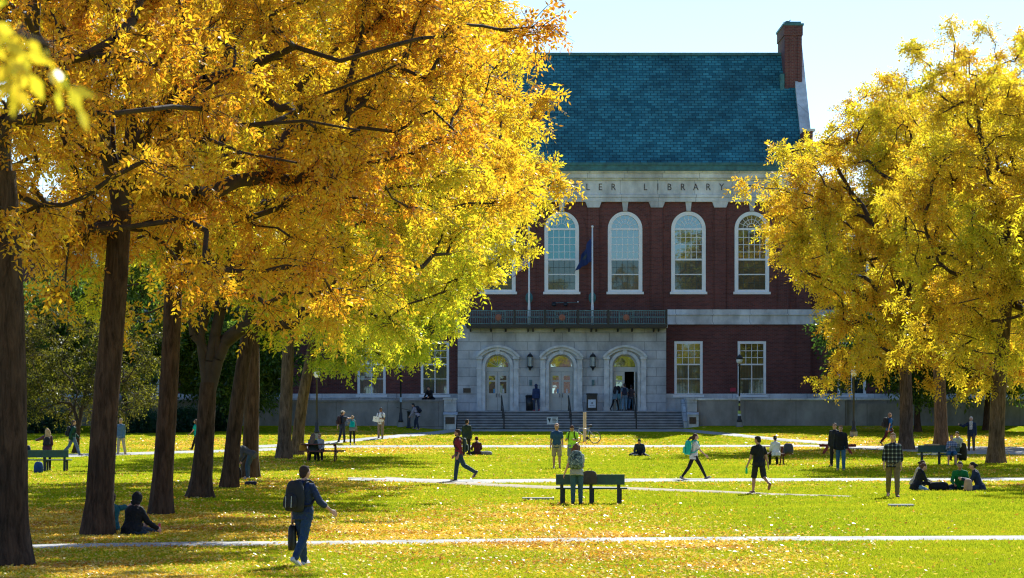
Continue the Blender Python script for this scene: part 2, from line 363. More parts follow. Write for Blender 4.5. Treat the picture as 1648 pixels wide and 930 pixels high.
# windows
def upper_window(c, blind=False):
    yg = YF + .16
    out = arch_pts(c, UHW - .01, UZ0 + .005, UZS); inn = arch_pts(c, UHW - .25, UZ0 + .2, UZS)
    w = MB(); w.ring(out, inn, YF - .03, YF + .22)
    w.box(c - UHW - .08, c + UHW + .08, YF - .14, YF - .032, UZ0 - .1, UZ0 + .06)
    hw = UHW - .24
    def hb(py, t, f=0.0): z = fz(py); w.box(c - hw, c + hw, yg - .05 - f, yg - .002, z - t / 2, z + t / 2)
    hb(368.5, .13, .04); hb(417.5, .12, .05); hb(441.5, .07)
    z1, z0 = fz(370), fz(417)
    for i in range(1, 5): x = c - hw + 2 * hw * i / 5; w.box(x - .018, x + .018, yg - .035, yg - .003, z0, z1)
    for i in range(1, 4): z = z0 + (z1 - z0) * i / 4; w.box(c - hw, c + hw, yg - .036, yg - .003, z - .018, z + .018)
    zs = fz(367); 
    for i in range(1, 8):
        a = PI * i / 8; w.bar((c + .3 * math.cos(a), yg - .02, zs + .3 * math.sin(a)), (c + .84 * math.cos(a), yg - .02, zs + .84 * math.sin(a)), .035, .03)
    for rr in (.3, .56): w.tube([(c + rr * math.cos(PI * i / 12), yg - .02, zs + rr * math.sin(PI * i / 12)) for i in range(13)], .02, 4)
    o = lb(w, 'arched_window', M_WHITE)
    g = MB(); g.prism([(c - hw, fz(417.5))] + [(c + hw, fz(417.5))] + [(c + (hw + .02) * math.cos(PI * i / 20), UZS + (hw + .02) * math.sin(PI * i / 20)) for i in range(21)], yg, yg + .02); g.build('upper_pane', M_BLIND if blind else M_GLASS, o, M=LM)
    g = MB(); g.box(c - hw, c + hw, yg, yg + .02, UZ0 + .1, fz(417.5) - .003); g.build('lower_pane', M_SCREEN, o, M=LM)
    g = MB()
    for i in range(1, 5): x = c - hw + 2 * hw * i / 5; g.box(x - .012, x + .012, yg - .02, yg - .003, UZ0 + .2, fz(418.5))
    for i in range(1, 4):
        z = UZ0 + .2 + (fz(418.5) - UZ0 - .2) * i / 4; g.box(c - hw, c + hw, yg - .021, yg - .004, z - .012, z + .012)
    g.build('insect_screen_bars', M_SCRB, o, M=LM)

for i, c in enumerate(up_c): upper_window(c, i in (2, 3))
def rect_window(c, z0, z1, hw0, yf=YF, name='window'):
    yg = yf + .16; w = MB(); hw = hw0 - .17
    w.ring(rect_pts(c, hw0 - .01, z0 + .005, z1 - .005), rect_pts(c, hw, z0 + .12, z1 - .17), yf - .03, yf + .22)
    w.box(c - hw0 - .08, c + hw0 + .08, yf - .2, yf - .032, z0 - .12, z0 + .03)
    zm = z0 + (z1 - z0) * .57; w.box(c - hw, c + hw, yg - .09, yg - .002, zm - .045, zm + .045)
    for i in range(1, 4): x = c - hw + 2 * hw * i / 4; w.box(x - .018, x + .018, yg - .035, yg - .003, zm, z1 - .16)
    for i in range(1, 3): z = zm + (z1 - .17 - zm) * i / 3; w.box(c - hw, c + hw, yg - .036, yg - .003, z - .018, z + .018)
    w.box(c - .03, c + .03, yg - .06, yg - .002, z0 + .1, zm); z = (zm + z0 + .12) / 2; w.box(c - hw, c + hw, yg - .05, yg - .003, z - .02, z + .02)
    o = lb(w, name, M_WHITE)
    g = MB(); g.box(c - hw - .01, c + hw + .01, yg, yg + .02, zm, z1 - .1); g.build('upper_pane', M_GLASS, o, M=LM)
    g = MB(); g.box(c - hw - .01, c + hw + .01, yg, yg + .02, z0 + .1, zm - .003); g.build('lower_pane', M_SCREEN, o, M=LM)
    g = MB()
    for s in (-1, 1):
        for i in range(1, 4): x = c + s * hw * i / 4; g.box(x - .01, x + .01, yg - .02, yg - .003, z0 + .12, zm)
    g.build('insect_screen_bars', M_SCRB, o, M=LM)
for p in gw_px: rect_window(fx(p), GZ0, GZ1, GHW)
for p in rw_px + lw_px: rect_window(fx(p), GZ0, GZ1, GHW, YF + .4); rect_window(fx(p), UZ0, 13.2, 1.1, YF + .4)

# stone entrance block with three arched doorways
YE = YF - .8
door_c = [fx(801), fx(903), fx(1005)]
ZL = fz(661, 190.5)       # landing level
zs = fz(590, YE)
w = MB(); w.prism([(EX0, ZL - .8), (EX1, ZL - .8), (EX1, EZ1), (EX0, EZ1)], YE, YF - .001, [arch_pts(c, .8, ZL + .002, zs, 20) for c in door_c])
lb(w, 'entrance_stone', M_ASHLAR)
w = MB(); w.box(EX0 - .08, EX1 + .08, YE - .06, YE - .002, ZL - .75, ZL + .75); 
w2 = MB(); w2.box(EX0 - .1, EX1 + .1, YE - .12, YF - .001, EZ1 + .002, EZ1 + .2); lb(w2, 'entrance_cornice', M_BAND, bevel=.02)
for c in door_c:
    w = MB()
    n = 24
    a = [(c + 1.0 * math.cos(PI * i / n), zs + 1.0 * math.sin(PI * i / n)) for i in range(n + 1)]; b = [(c + .8 * math.cos(PI * i / n), zs + .8 * math.sin(PI * i / n)) for i in range(n + 1)]
    w.prism([(c + 1.0, ZL)] + a + [(c - 1.0, ZL), (c - .8, ZL)] + b[::-1] + [(c + .8, ZL)], YE - .1, YE - .002)
    for s in (-1, 1):
        xs = sorted((c + s * 1.02, c + s * 1.34)); w.box(xs[0], xs[1], YE - .16, YE - .003, ZL, fz(578, YE)); w.box(xs[0] - .04, xs[1] + .04, YE - .22, YE - .004, ZL, ZL + .25)
        w.box(xs[0] - .04, xs[1] + .04, YE - .2, YE - .004, fz(594, YE), fz(592, YE)); w.box(xs[0] - .05, xs[1] + .05, YE - .28, YE - .004, fz(578, YE) + .002, fz(574, YE))
    zb = fz(574, YE); hw, rise = 1.42, .72; Rr = (hw * hw + rise * rise) / (2 * rise); a0 = math.asin(hw / Rr); zc = zb + rise - Rr
    for (ro, ri, yy) in ((Rr + .02, Rr - .12, .36), (Rr - .122, Rr - .3, .2)):
        oo = [(c + ro * math.sin(-a0 + 2 * a0 * i / 24), zc + ro * math.cos(-a0 + 2 * a0 * i / 24)) for i in range(25)]
        ii = [(c + ri * math.sin(-a0 + 2 * a0 * i / 24), zc + ri * math.cos(-a0 + 2 * a0 * i / 24)) for i in range(25)]
        w.prism(oo + ii[::-1], YE - yy, YE - .004)
    w.prism([(c - .11, zs + .78), (c + .11, zs + .78), (c + .16, zs + 1.14), (c - .16, zs + 1.14)], YE - .17, YE - .004)
    lb(w, 'door_surround', M_LIME)
M_DG = glass_mat('door_glass', (.03, .03, .025), .42, .8)
YD = YE + .35
def door_set(c, openr):
    fr = MB(); zt = fz(598, YE)
    fr.prism(arch_pts(c, .8, ZL, zs, 20), YD, YD + .12, [arch_pts(c, .68, zs - .02 + .0, zs + .001, 20), rect_pts(c, .72, ZL + .002, zt)])
    for i in range(1, 6):
        a = PI * i / 6; fr.bar((c + .05 * math.cos(a), YD + .04, zs + .05 * math.sin(a)), (c + .68 * math.cos(a), YD + .04, zs + .68 * math.sin(a)), .03, .03) if c < 0 else None
    o = lb(fr, 'door_frame', M_DOORP)
    g = MB(); g.prism([(c + .72 * math.cos(PI * i / 20), zs + .72 * math.sin(PI * i / 20)) for i in range(21)], YD + .06, YD + .08); g.build('fanlight', M_DG, o, M=LM)
    for s in (-1, 1):
        xa, xb = (c - .71, c - .008) if s < 0 else (c + .008, c + .71)
        wd = xb - xa; cxm = (xa + xb) / 2
        m = MB(); h1 = [(zt - .55, zt - .26), (ZL + 1.12, ZL + 1.86)]
        hs = [rect_pts(cxm, .2, *q) for q in h1]
        m.prism(rect_pts(cxm, wd / 2, ZL + .01, zt - .01), YD + .02, YD + .09, hs)
        m.ring(rect_pts(cxm, .24, ZL + .18, ZL + .9), rect_pts(cxm, .2, ZL + .22, ZL + .86), YD - .005, YD + .018)
        gl = MB()
        for q in h1: gl.box(cxm - .2, cxm + .2, YD + .05, YD + .065, q[0], q[1])
        hd = MB(); hx = c + s * .09; hd.tube([(hx, YD + .02, ZL + .86), (hx, YD - .06, ZL + .88), (hx, YD - .06, ZL + 1.08), (hx, YD + .02, ZL + 1.1)], .018, 6)
        if openr and s > 0:
            piv = Vector((c + .71, YD + .05, 0)); RM = LM @ Matrix.Translation(piv) @ Matrix.Rotation(R(82), 4, 'Z') @ Matrix.Translation(-piv)
        else: RM = LM
        d = m.build('door', M_DOORP, lib, M=RM); gl.build('door_glass', M_DG, d, M=RM); hd.build('door_handle', M_BLACK, d, M=RM)
        if not openr:
            nt = MB(); nt.box(cxm + (-.05 if s > 0 else .08), cxm + (.06 if s > 0 else .19), YD + .035, YD + .04, ZL + 1.14, ZL + 1.4); nt.build('notice', simple('notice_paper', (.15, .35, .6) if s < 0 else (.6, .62, .62), .7), d, M=RM)
for i, c in enumerate(door_c): door_set(c, i == 2)
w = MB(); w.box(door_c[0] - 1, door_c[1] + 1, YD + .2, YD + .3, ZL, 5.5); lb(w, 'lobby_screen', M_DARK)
# balcony
bal0, bal1 = fx(750, 190), fx(1074, 190); BY0, BY1 = YE - 1.05, YE
w = MB(); w.box(bal0, bal1, BY0, BY1 + .75, fz(526, 190.2), fz(522, 190.2)); w.box(bal0 + .05, bal1 - .05, BY0 + .06, BY1, fz(528, 190.2), fz(526, 190.2) - .002)
balc = lb(w, 'balcony', M_BLACK)
w = MB(); zt, zb = fz(499, 190.2), fz(521.5, 190.2); yb = BY0 + .06
w.box(bal0, bal1, yb - .04, yb + .04, zt - .06, zt); w.box(bal0, bal1, yb - .02, yb + .02, zb, zb + .05); w.box(bal0, bal1, yb - .02, yb + .02, zt - .2, zt - .17)
nb = 112
for i in range(nb + 1):
    x = bal0 + .05 + (bal1 - bal0 - .1) * i / nb; w.box(x - .016, x + .016, yb - .016, yb + .016, zb + .05, zt - .06)
    if i < nb: xc = x + (bal1 - bal0) / nb / 2; w.lathe([(.0, -.06), (.035, -.03), (.035, .03), (0, .06)], 6, Matrix.Translation((xc, yb, (zt + zb) / 2)))
for x in (bal0, bal1):
    for j in range(8): w.box(x - .02, x + .02, BY0 + .1 + j * .12, BY0 + .13 + j * .12, zb, zt - .06)
    w.box(x - .03, x + .03, BY0 + .06, BY1, zt - .06, zt)
w.build('balcony_railing', M_RAIL, balc, M=LM)
w = MB()
for px in (828, 877, 930, 979, 751.5, 1072.5): x = fx(px, 190.2); w.box(x - .07, x + .07, yb - .05, yb + .05, zb, zt + .05)
w.build('railing_posts', M_BLACK, balc, M=LM)
for px in (802, 904.5, 1008):
    x = fx(px, 190.2); zc = (zt + zb) / 2 - .02
    w = MB(); Mx = Matrix.Translation((x, yb - .05, zc)) @ Matrix.Rotation(PI / 2, 4, 'X')
    w.lathe([(.2, -.02), (.2, .02), (.12, .035), (.05, .05)], 20, Mx); w.build('medallion', M_TERRA, balc, M=LM)
    w = MB(); w.ring([(x - .46, zb + .04), (x + .46, zb + .04), (x + .46, zt - .07), (x - .46, zt - .07)], [(x - .42, zb + .08), (x + .42, zb + .08), (x + .42, zt - .11), (x - .42, zt - .11)], yb - .04, yb - .01)
    for k in range(8): a = k * PI / 4 + PI / 8; w.bar((x + .2 * math.cos(a), yb - .03, zc + .2 * math.sin(a)), (x + .38 * math.cos(a), yb - .03, zc + .36 * math.sin(a)), .05, .03)
    w.build('medallion_panel', M_RAIL, balc, M=LM)
for px in (757, 790, 814, 850, 858, 892, 916, 952, 960, 995, 1018, 1053, 1061):
    x = fx(px, 190.2); w = MB(); z = fz(526, 190.2); w.add([(x + a, y, zz) for a in (-.05, .05) for y, zz in ((BY0 + .1, z), (BY1, z), (BY1, z - .3), (BY1 - .3, z - .14), (BY0 + .1, z - .06))], [(0, 1, 2, 3, 4), (9, 8, 7, 6, 5), (0, 5, 6, 1), (1, 6, 7, 2), (2, 7, 8, 3), (3, 8, 9, 4), (4, 9, 5, 0)]); w.build('bracket', M_BLACK, balc, M=LM)
w = MB(); w.box(fx(745.5, YE), fx(757.5, YE), YE - .06, YE - .002, fz(632, YE), fz(624.5, YE)); lb(w, 'wall_plaque', M_BRONZE)
for px in (854, 954): w = MB(); w.box(fx(px) - .09, fx(px) + .09, YE - .1, YE - .002, fz(620.5, YE), fz(611, YE)); lb(w, 'wall_box', M_RAIL)
# ---------------------------------------------------------------- trees
def leaf_mat(name, cols, patch, pscale=.35, trans=.63, rough=.35, gloss=.022, zmix=None):
    """leaf colours vary leaf by leaf (random per island) and branch by branch (large noise)"""
    m, nt, nd, L = newmat(name)
    out = N(nt, 'ShaderNodeOutputMaterial'); geo = N(nt, 'ShaderNodeNewGeometry'); tc = N(nt, 'ShaderNodeTexCoord')
    no = N(nt, 'ShaderNodeTexNoise', Scale=pscale, Detail=3.0); L.new(tc.outputs['Object'], no.inputs['Vector'])
    k = len(cols); r1 = ramp(nt, [(i / (k - 1), c) for i, c in enumerate(cols)]); L.new(geo.outputs['Random Per Island'], r1.inputs['Fac'])
    k = len(patch); r2 = ramp(nt, [(i / (k - 1), c) for i, c in enumerate(patch)]); L.new(geo.outputs['Random Per Island'], r2.inputs['Fac'])
    rr = ramp(nt, [(.42, (0, 0, 0)), (.60, (1, 1, 1))]); fsrc = no.outputs['Fac']
    if zmix:      # crowns turn first at the sunny top
        sp = N(nt, 'ShaderNodeSeparateXYZ'); L.new(tc.outputs['Object'], sp.inputs[0]); ma = N(nt, 'ShaderNodeMath', operation='MULTIPLY_ADD'); L.new(sp.outputs['Z'], ma.inputs[0]); ma.inputs[1].default_value = zmix[1]; ma.inputs[2].default_value = -zmix[0] * zmix[1]
        ad = N(nt, 'ShaderNodeMath', operation='ADD'); L.new(fsrc, ad.inputs[0]); L.new(ma.outputs[0], ad.inputs[1]); fsrc = ad.outputs[0]
    L.new(fsrc, rr.inputs['Fac'])
    mx = N(nt, 'ShaderNodeMix', data_type='RGBA'); L.new(rr.outputs['Color'], mx.inputs[0]); L.new(r1.outputs['Color'], mx.inputs[6]); L.new(r2.outputs['Color'], mx.inputs[7])
    d = N(nt, 'ShaderNodeBsdfDiffuse'); t = N(nt, 'ShaderNodeBsdfTranslucent'); g = N(nt, 'ShaderNodeBsdfGlossy', Roughness=rough)
    L.new(mx.outputs[2], d.inputs['Color']); L.new(mx.outputs[2], t.inputs['Color']); g.inputs['Color'].default_value = (1, 1, 1, 1)
    a = N(nt, 'ShaderNodeMixShader'); a.inputs[0].default_value = trans; L.new(d.outputs[0], a.inputs[1]); L.new(t.outputs[0], a.inputs[2])
    b = N(nt, 'ShaderNodeMixShader'); b.inputs[0].default_value = gloss; L.new(a.outputs[0], b.inputs[1]); L.new(g.outputs[0], b.inputs[2])
    L.new(b.outputs[0], out.inputs['Surface']); return m
GOLD = [(0.658, 0.301, 0.0015), (0.783, 0.484, 0.0023), (0.818, 0.602, 0.0023), (0.783, 0.420, 0.0015), (0.800, 0.656, 0.0046)]
YEL = [(0.746, 0.583, 0.0023), (0.800, 0.674, 0.0030), (0.694, 0.638, 0.0030), (0.800, 0.547, 0.0023), (0.551, 0.565, 0.0038)]
LIME = [(0.409, 0.492, 0.0030), (0.587, 0.611, 0.0030), (0.694, 0.648, 0.0038), (0.302, 0.420, 0.0038), (0.746, 0.656, 0.0030)]
ORA = [(0.587, 0.200, 0.0015), (0.746, 0.347, 0.0023), (0.800, 0.474, 0.0023), (0.445, 0.137, 0.0023), (0.800, 0.565, 0.0046)]
GREEN = [(.022, .07, .008), (.04, .10, .01), (.16, .26, .02), (.03, .07, .012)]
L_GOLD = leaf_mat('golden_leaves', GOLD, ORA)
L_MIX = leaf_mat('golden_yellow_leaves', GOLD, YEL)
L_YEL = leaf_mat('yellow_leaves', YEL, LIME)
L_RL = leaf_mat('yellow_lime_leaves', [(.70, .60, .003), (.78, .62, .003), (.52, .54, .003), (.80, .58, .002)], GOLD, .3)
L_GZ = leaf_mat('gold_over_lime_leaves', LIME[:3] + YEL[:2], GOLD, .4, zmix=(8.2, .06))
L_YZ = leaf_mat('yellow_over_lime_leaves', LIME, YEL, .4, zmix=(6.2, .07))
L_LIME = leaf_mat('lime_leaves', LIME, YEL)
L_RIGHT = leaf_mat('yellow_gold_leaves', YEL, GOLD)
L_GREEN = leaf_mat('green_leaves', GREEN, [(.10, .17, .012), (.28, .33, .02), (.06, .12, .012)])
L_DULL = leaf_mat('olive_leaves', [(.018, .026, .004), (.035, .042, .004), (.30, .28, .01), (.012, .018, .004)], [(.05, .04, .004), (.18, .15, .01), (.02, .028, .004)])
L_DARK = leaf_mat('evergreen_leaves', [(.012, .045, .022), (.02, .07, .03), (.035, .09, .03)], [(.01, .03, .018), (.02, .06, .02)], trans=.2)
def bark_mat(name, c):
    m, nt, nd, L = newmat(name); out = N(nt, 'ShaderNodeOutputMaterial'); b = N(nt, 'ShaderNodeBsdfPrincipled', Roughness=.95); b.inputs['Specular IOR Level'].default_value = .15
    tc = N(nt, 'ShaderNodeTexCoord'); mp = N(nt, 'ShaderNodeMapping'); mp.inputs['Scale'].default_value = (11, 11, 1.9); L.new(tc.outputs['Object'], mp.inputs[0])
    n1 = N(nt, 'ShaderNodeTexNoise', Scale=1.0, Detail=8.0, Roughness=.7, Distortion=.6); L.new(mp.outputs[0], n1.inputs['Vector'])
    n2 = N(nt, 'ShaderNodeTexNoise', Scale=.9, Detail=4.0); L.new(tc.outputs['Object'], n2.inputs['Vector'])
    r = ramp(nt, [(.34, tuple(x * .35 for x in c)), (.5, c), (.70, tuple(min(1, x * 1.8) for x in c))]); L.new(n1.outputs['Fac'], r.inputs['Fac'])
    r2 = ramp(nt, [(.3, (.7, .7, .72)), (.7, (1.25, 1.15, 1.0))]); L.new(n2.outputs['Fac'], r2.inputs['Fac'])
    mx = N(nt, 'ShaderNodeMix', data_type='RGBA', blend_type='MULTIPLY'); mx.inputs[0].default_value = 1; L.new(r.outputs['Color'], mx.inputs[6]); L.new(r2.outputs['Color'], mx.inputs[7]); L.new(mx.outputs[2], b.inputs['Base Color'])
    bp = N(nt, 'ShaderNodeBump', Strength=.9, Distance=.04); L.new(n1.outputs['Fac'], bp.inputs['Height']); L.new(bp.outputs['Normal'], b.inputs['Normal'])
    L.new(b.outputs[0], out.inputs['Surface']); return m
M_BARK = bark_mat('bark', (.062, .040, .028)); M_BARK2 = bark_mat('grey_bark', (.12, .085, .062)); M_TWIG = simple('twig_bark', (.05, .032, .022), .9, .3, 5.0)

def unit(v): return v / np.maximum(np.linalg.norm(v, axis=-1, keepdims=True), 1e-9)
def tubes_np(A, B, ra, rb, n=5):
    """frusta from A to B as one vertex/quad array"""
    d = unit(B - A); up = np.where(np.abs(d[:, 2:3]) < .9, np.array([[0, 0, 1.]]), np.array([[1., 0, 0]]))
    u = unit(np.cross(d, up)); v = np.cross(d, u); an = 2 * PI * np.arange(n) / n
    ring = u[:, None, :] * np.cos(an)[None, :, None] + v[:, None, :] * np.sin(an)[None, :, None]
    V = np.concatenate([A[:, None] + ring * ra[:, None, None], B[:, None] + ring * rb[:, None, None]], 1)
    m = len(A); base = (np.arange(m) * 2 * n)[:, None]; k = np.arange(n); k2 = (k + 1) % n
    F = np.stack([base + k, base + k2, base + n + k2, base + n + k], -1)
    return V.reshape(-1, 3), F.reshape(-1, 4)
def leaves_np(rg, O, Dd, Ln, per, nl, size, asp=.42, droop=.45, spread=.9):
    """compound leaves along twigs. O,Dd,Ln: twig origin, direction, length"""
    m = len(O); t = (np.arange(per) + rg.random((m, per))) / per
    P = O[:, None] + Dd[:, None] * (t * Ln[:, None])[..., None]; P[..., 2] -= .22 * (t * Ln[:, None]) ** 2
    rd = Dd[:, None] * .55 + rg.normal(size=(m, per, 3)) * spread; rd[..., 2] -= droop; rd = unit(rd)
    P = P.reshape(-1, 3); rd = rd.reshape(-1, 3); q = len(P)
    sz = size * rg.uniform(.7, 1.25, q)
    side = unit(np.cross(rd, rg.normal(size=(q, 3)))); nrm = np.cross(rd, side)
    j = np.arange(nl); tt = (j // 2 + .6) / (nl / 2.0 + .3); sg = np.where(j % 2 == 0, 1., -1.); last = (j == nl - 1)
    rl = sz * 2.3
    base = P[:, None] + rd[:, None] * (tt[None] * rl[:, None])[..., None]
    base[..., 2] -= .25 * (tt[None] * rl[:, None]) ** 2 * 3
    ld = rd[:, None] * np.where(last, 1., .55)[None, :, None] + side[:, None] * (np.where(last, 0, .85) * sg)[None, :, None] + rg.normal(size=(q, nl, 3)) * .28
    ld[..., 2] -= .18; ld = unit(ld)
    wv = unit(np.cross(ld, nrm[:, None] + rg.normal(size=(q, nl, 3)) * .35))
    L = sz[:, None] * rg.uniform(.75, 1.2, (q, nl)); W = L * asp * .5
    mid = base + ld * (L * .45)[..., None]
    V = np.stack([base, mid + wv * W[..., None], base + ld * L[..., None], mid - wv * W[..., None]], 2).reshape(-1, 3)
    F = np.arange(len(V)).reshape(-1, 4); return V, F

def crown_points(rg, n, c, rad, shell=.5, cut=None, lump=.22):
    """clump centres inside an uneven ellipsoid. c, rad relative to trunk base"""
    out = []; ph = rg.random(6) * 6.28
    while len(out) < n:
        d = rg.normal(size=3); d /= np.linalg.norm(d); az = math.atan2(d[1], d[0])
        k = 1 + lump * (math.sin(3 * az + ph[0]) * .5 + math.sin(5 * az + ph[1] + 3 * d[2]) * .4 + math.sin(4 * d[2] * 2 + ph[2] + 2 * az) * .5)
        r = (shell + (1 - shell) * rg.random()) ** .8 if rg.random() < .8 else rg.random() ** .4 * .8
        p = np.array(c) + d * np.array(rad) * r * k
        if p[2] < c[2] - rad[2] * .93: continue
        if cut is not None and not cut(p): continue
        out.append(p)
    return np.array(out)
def make_tree(name, px, py, H, r0, lean, cc, rad, clumps, leafm, bark, seed, label, group=None, fork=.34, forks=0, tw=11, per=6, nl=7, lsize=.13, clr=.82, shell=.5, cut=None,
              base=None, twig_r=.009, cat='tree', limbs=None, nodes_extra=None):
    rg = np.random.default_rng(seed)
    bx, by, bz = base if base else G(px, py)
    root = empty(name, (bx, by, bz)); tag(root, label, cat, group)
    # trunk centre line
    zf = H * fork; T = []
    for i in range(15):
        t = i / 14; z = -.25 + (zf + .25) * t; T.append((lean[0] * t ** 1.3 + .05 * math.sin(4 * t + seed), lean[1] * t + .05 * math.cos(3 * t + seed), z))
    T = np.array(T)
    rT = r0 * (1 - .22 * np.linspace(0, 1, 15)) * (1 + .42 * np.exp(-np.maximum(T[:, 2], 0) / .3))
    n = 28; an = 2 * PI * np.arange(n) / n
    flare = 1 + (.10 * np.sin(5 * an + seed) + .06 * np.sin(8 * an + 2 * seed))[None, :] * np.exp(-np.maximum(T[:, 2], 0) / .5)[:, None] + .025 * np.sin(3 * an + seed)[None, :] + rg.normal(size=(15, n)) * .012
    V = np.stack([T[:, None, 0] + np.cos(an) * rT[:, None] * flare, T[:, None, 1] + np.sin(an) * rT[:, None] * flare, np.broadcast_to(T[:, None, 2], (15, n))], -1).reshape(-1, 3)
    F = np.array([(i * n + k, i * n + (k + 1) % n, (i + 1) * n + (k + 1) % n, (i + 1) * n + k) for i in range(14) for k in range(n)])
    tr = mesh_np('trunk', V, F, bark, root, True)
    # skeleton: leader(s), then every clump joined to the nearest fitting node
    nodes = [T[-1] - np.array([0, 0, .3])]; par = [-1]; plen = [0.]
    def path(i0, target, bend=.25, step=.5, jit=.07):
        a = nodes[i0]; L = np.linalg.norm(target - a); k = max(1, int(L / step))
        pd = a - nodes[par[i0]] if par[i0] >= 0 else np.array([0, 0, 1.]); pd = pd / (np.linalg.norm(pd) + 1e-9)
        c = a + pd * L * bend + np.array([0, 0, .12 * L]); i = i0
        for s in range(1, k + 1):
            t = s / k; p = (1 - t) ** 2 * a + 2 * t * (1 - t) * c + t * t * target
            if s < k: p = p + rg.normal(size=3) * jit
            nodes.append(p); par.append(i); plen.append(plen[i] + L / k); i = len(nodes) - 1
        return i
    top = np.array([cc[0] * .6 + lean[0], cc[1] * .6, cc[2] + rad[2] * .55])
    leaders = []
    nlead = 3 if not limbs else 0
    for q in range(nlead):
        a = 2.1 * q + seed; leaders.append(path(0, top + np.array([math.cos(a) * rad[0] * .35, math.sin(a) * rad[1] * .35, -q * 1.2]), .3, .8, .1))
    for lm in (limbs or []): leaders.append(path(0, np.array(lm, float), .35, .8, .12))
    C = crown_points(rg, clumps, cc, rad, shell, cut)
    order = np.argsort(np.linalg.norm(C - T[-1], axis=1)); tips = []
    for i in order:
        c = C[i]; Nn = np.array(nodes); dv = c - Nn; ds = np.linalg.norm(dv, axis=1)
        cost = ds + .28 * np.array(plen) + np.where(dv[:, 2] < -.2, -dv[:, 2] * .9, 0) + np.where(np.arange(len(Nn)) == 0, 1.0, 0)
        tips.append(path(int(np.argmin(cost)), c, .38, .45, .07))
    Nn = np.array(nodes); par_a = np.array(par); cnt = np.zeros(len(Nn)); cnt[tips] = 1
    for i in leaders: cnt[i] = max(cnt[i], 1)
    for i in range(len(Nn) - 1, 0, -1): cnt[par_a[i]] += cnt[i]
    rt = .025 * (np.maximum(cnt, .5)) ** .47 * (r0 / .34) ** .5; rt = np.minimum(rt, r0 * .72)
    e = np.arange(1, len(Nn)); ra = rt[e]; pb = par_a[e]; rp = np.minimum(rt[pb], ra * 1.25)
    bV, bF = tubes_np(Nn[pb], Nn[e], rp, ra, 6)
    # twigs
    M = len(C); O = np.repeat(C, tw, 0) + rg.normal(size=(M * tw, 3)) * .08
    outw = unit(C - (np.array(cc) - np.array([0, 0, rad[2] * .5]))); Dd = unit(np.repeat(outw, tw, 0) * .55 + rg.normal(size=(M * tw, 3)) * np.array([1, 1, .75]))
    Ln = clr * rg.uniform(.55, 1.25, M * tw)
    tV = []; tF = []; o = len(bV)
    for s in range(2):
        t0, t1 = s / 2, (s + 1) / 2
        A = O + Dd * (t0 * Ln)[:, None]; B = O + Dd * (t1 * Ln)[:, None]; A[:, 2] -= .22 * (t0 * Ln) ** 2; B[:, 2] -= .22 * (t1 * Ln) ** 2
        v, f = tubes_np(A, B, np.full(len(A), twig_r * (1.3 - .5 * s)), np.full(len(A), twig_r * (.9 - .5 * s)), 3); tV.append(v); tF.append(f + o); o += len(v)
    mesh_np('branches', np.concatenate([bV] + tV), np.concatenate([bF] + tF), M_TWIG if bark is not M_BARK2 else M_TWIG, root, False)
    V, F = leaves_np(rg, O, Dd, Ln, per, nl, lsize)
    mesh_np('crown', V, F, leafm, root, False)
    return root
def edge_cut(px, py, pts, side, margin=.0):
    """limits how far a crown spreads towards the open middle of the lawn, by height"""
    bx, by, bz = G(px, py); zs_ = [CAMZ + (HY - p[1]) * by / FPX - bz for p in pts][::-1]; xs_ = [(p[0] - CX) * by / FPX - bx for p in pts][::-1]
    return lambda p: side * (p[0] - float(np.interp(p[2], zs_, xs_))) < -margin - .95 * (1 + math.sin(p[2] * 1.9 + px) * .6 + math.sin(p[2] * .9 + p[1] * 1.1 + px * 2) * .6) + (.9 if math.sin(p[2] * 2.7 + px * 3) > .8 else 0)
LEFT_EDGE = [(800, -250), (830, -60), (842, 0), (880, 60), (908, 95), (880, 150), (870, 200), (885, 250), (903, 300), (885, 335), (836, 382), (806, 422), (780, 455), (766, 480), (742, 530), (690, 570), (640, 610), (560, 640)]
RIGHT_EDGE = [(1560, -60), (1480, 30), (1470, 60), (1445, 108), (1385, 115), (1365, 150), (1318, 180), (1300, 235), (1200, 250), (1192, 300), (1190, 340), (1230, 400), (1262, 440), (1300, 490), (1312, 540), (1325, 600)]
LG = 'ash trees in autumn colour along the left of the lawn'
RG_ = 'ash trees in autumn colour on the right of the lawn'
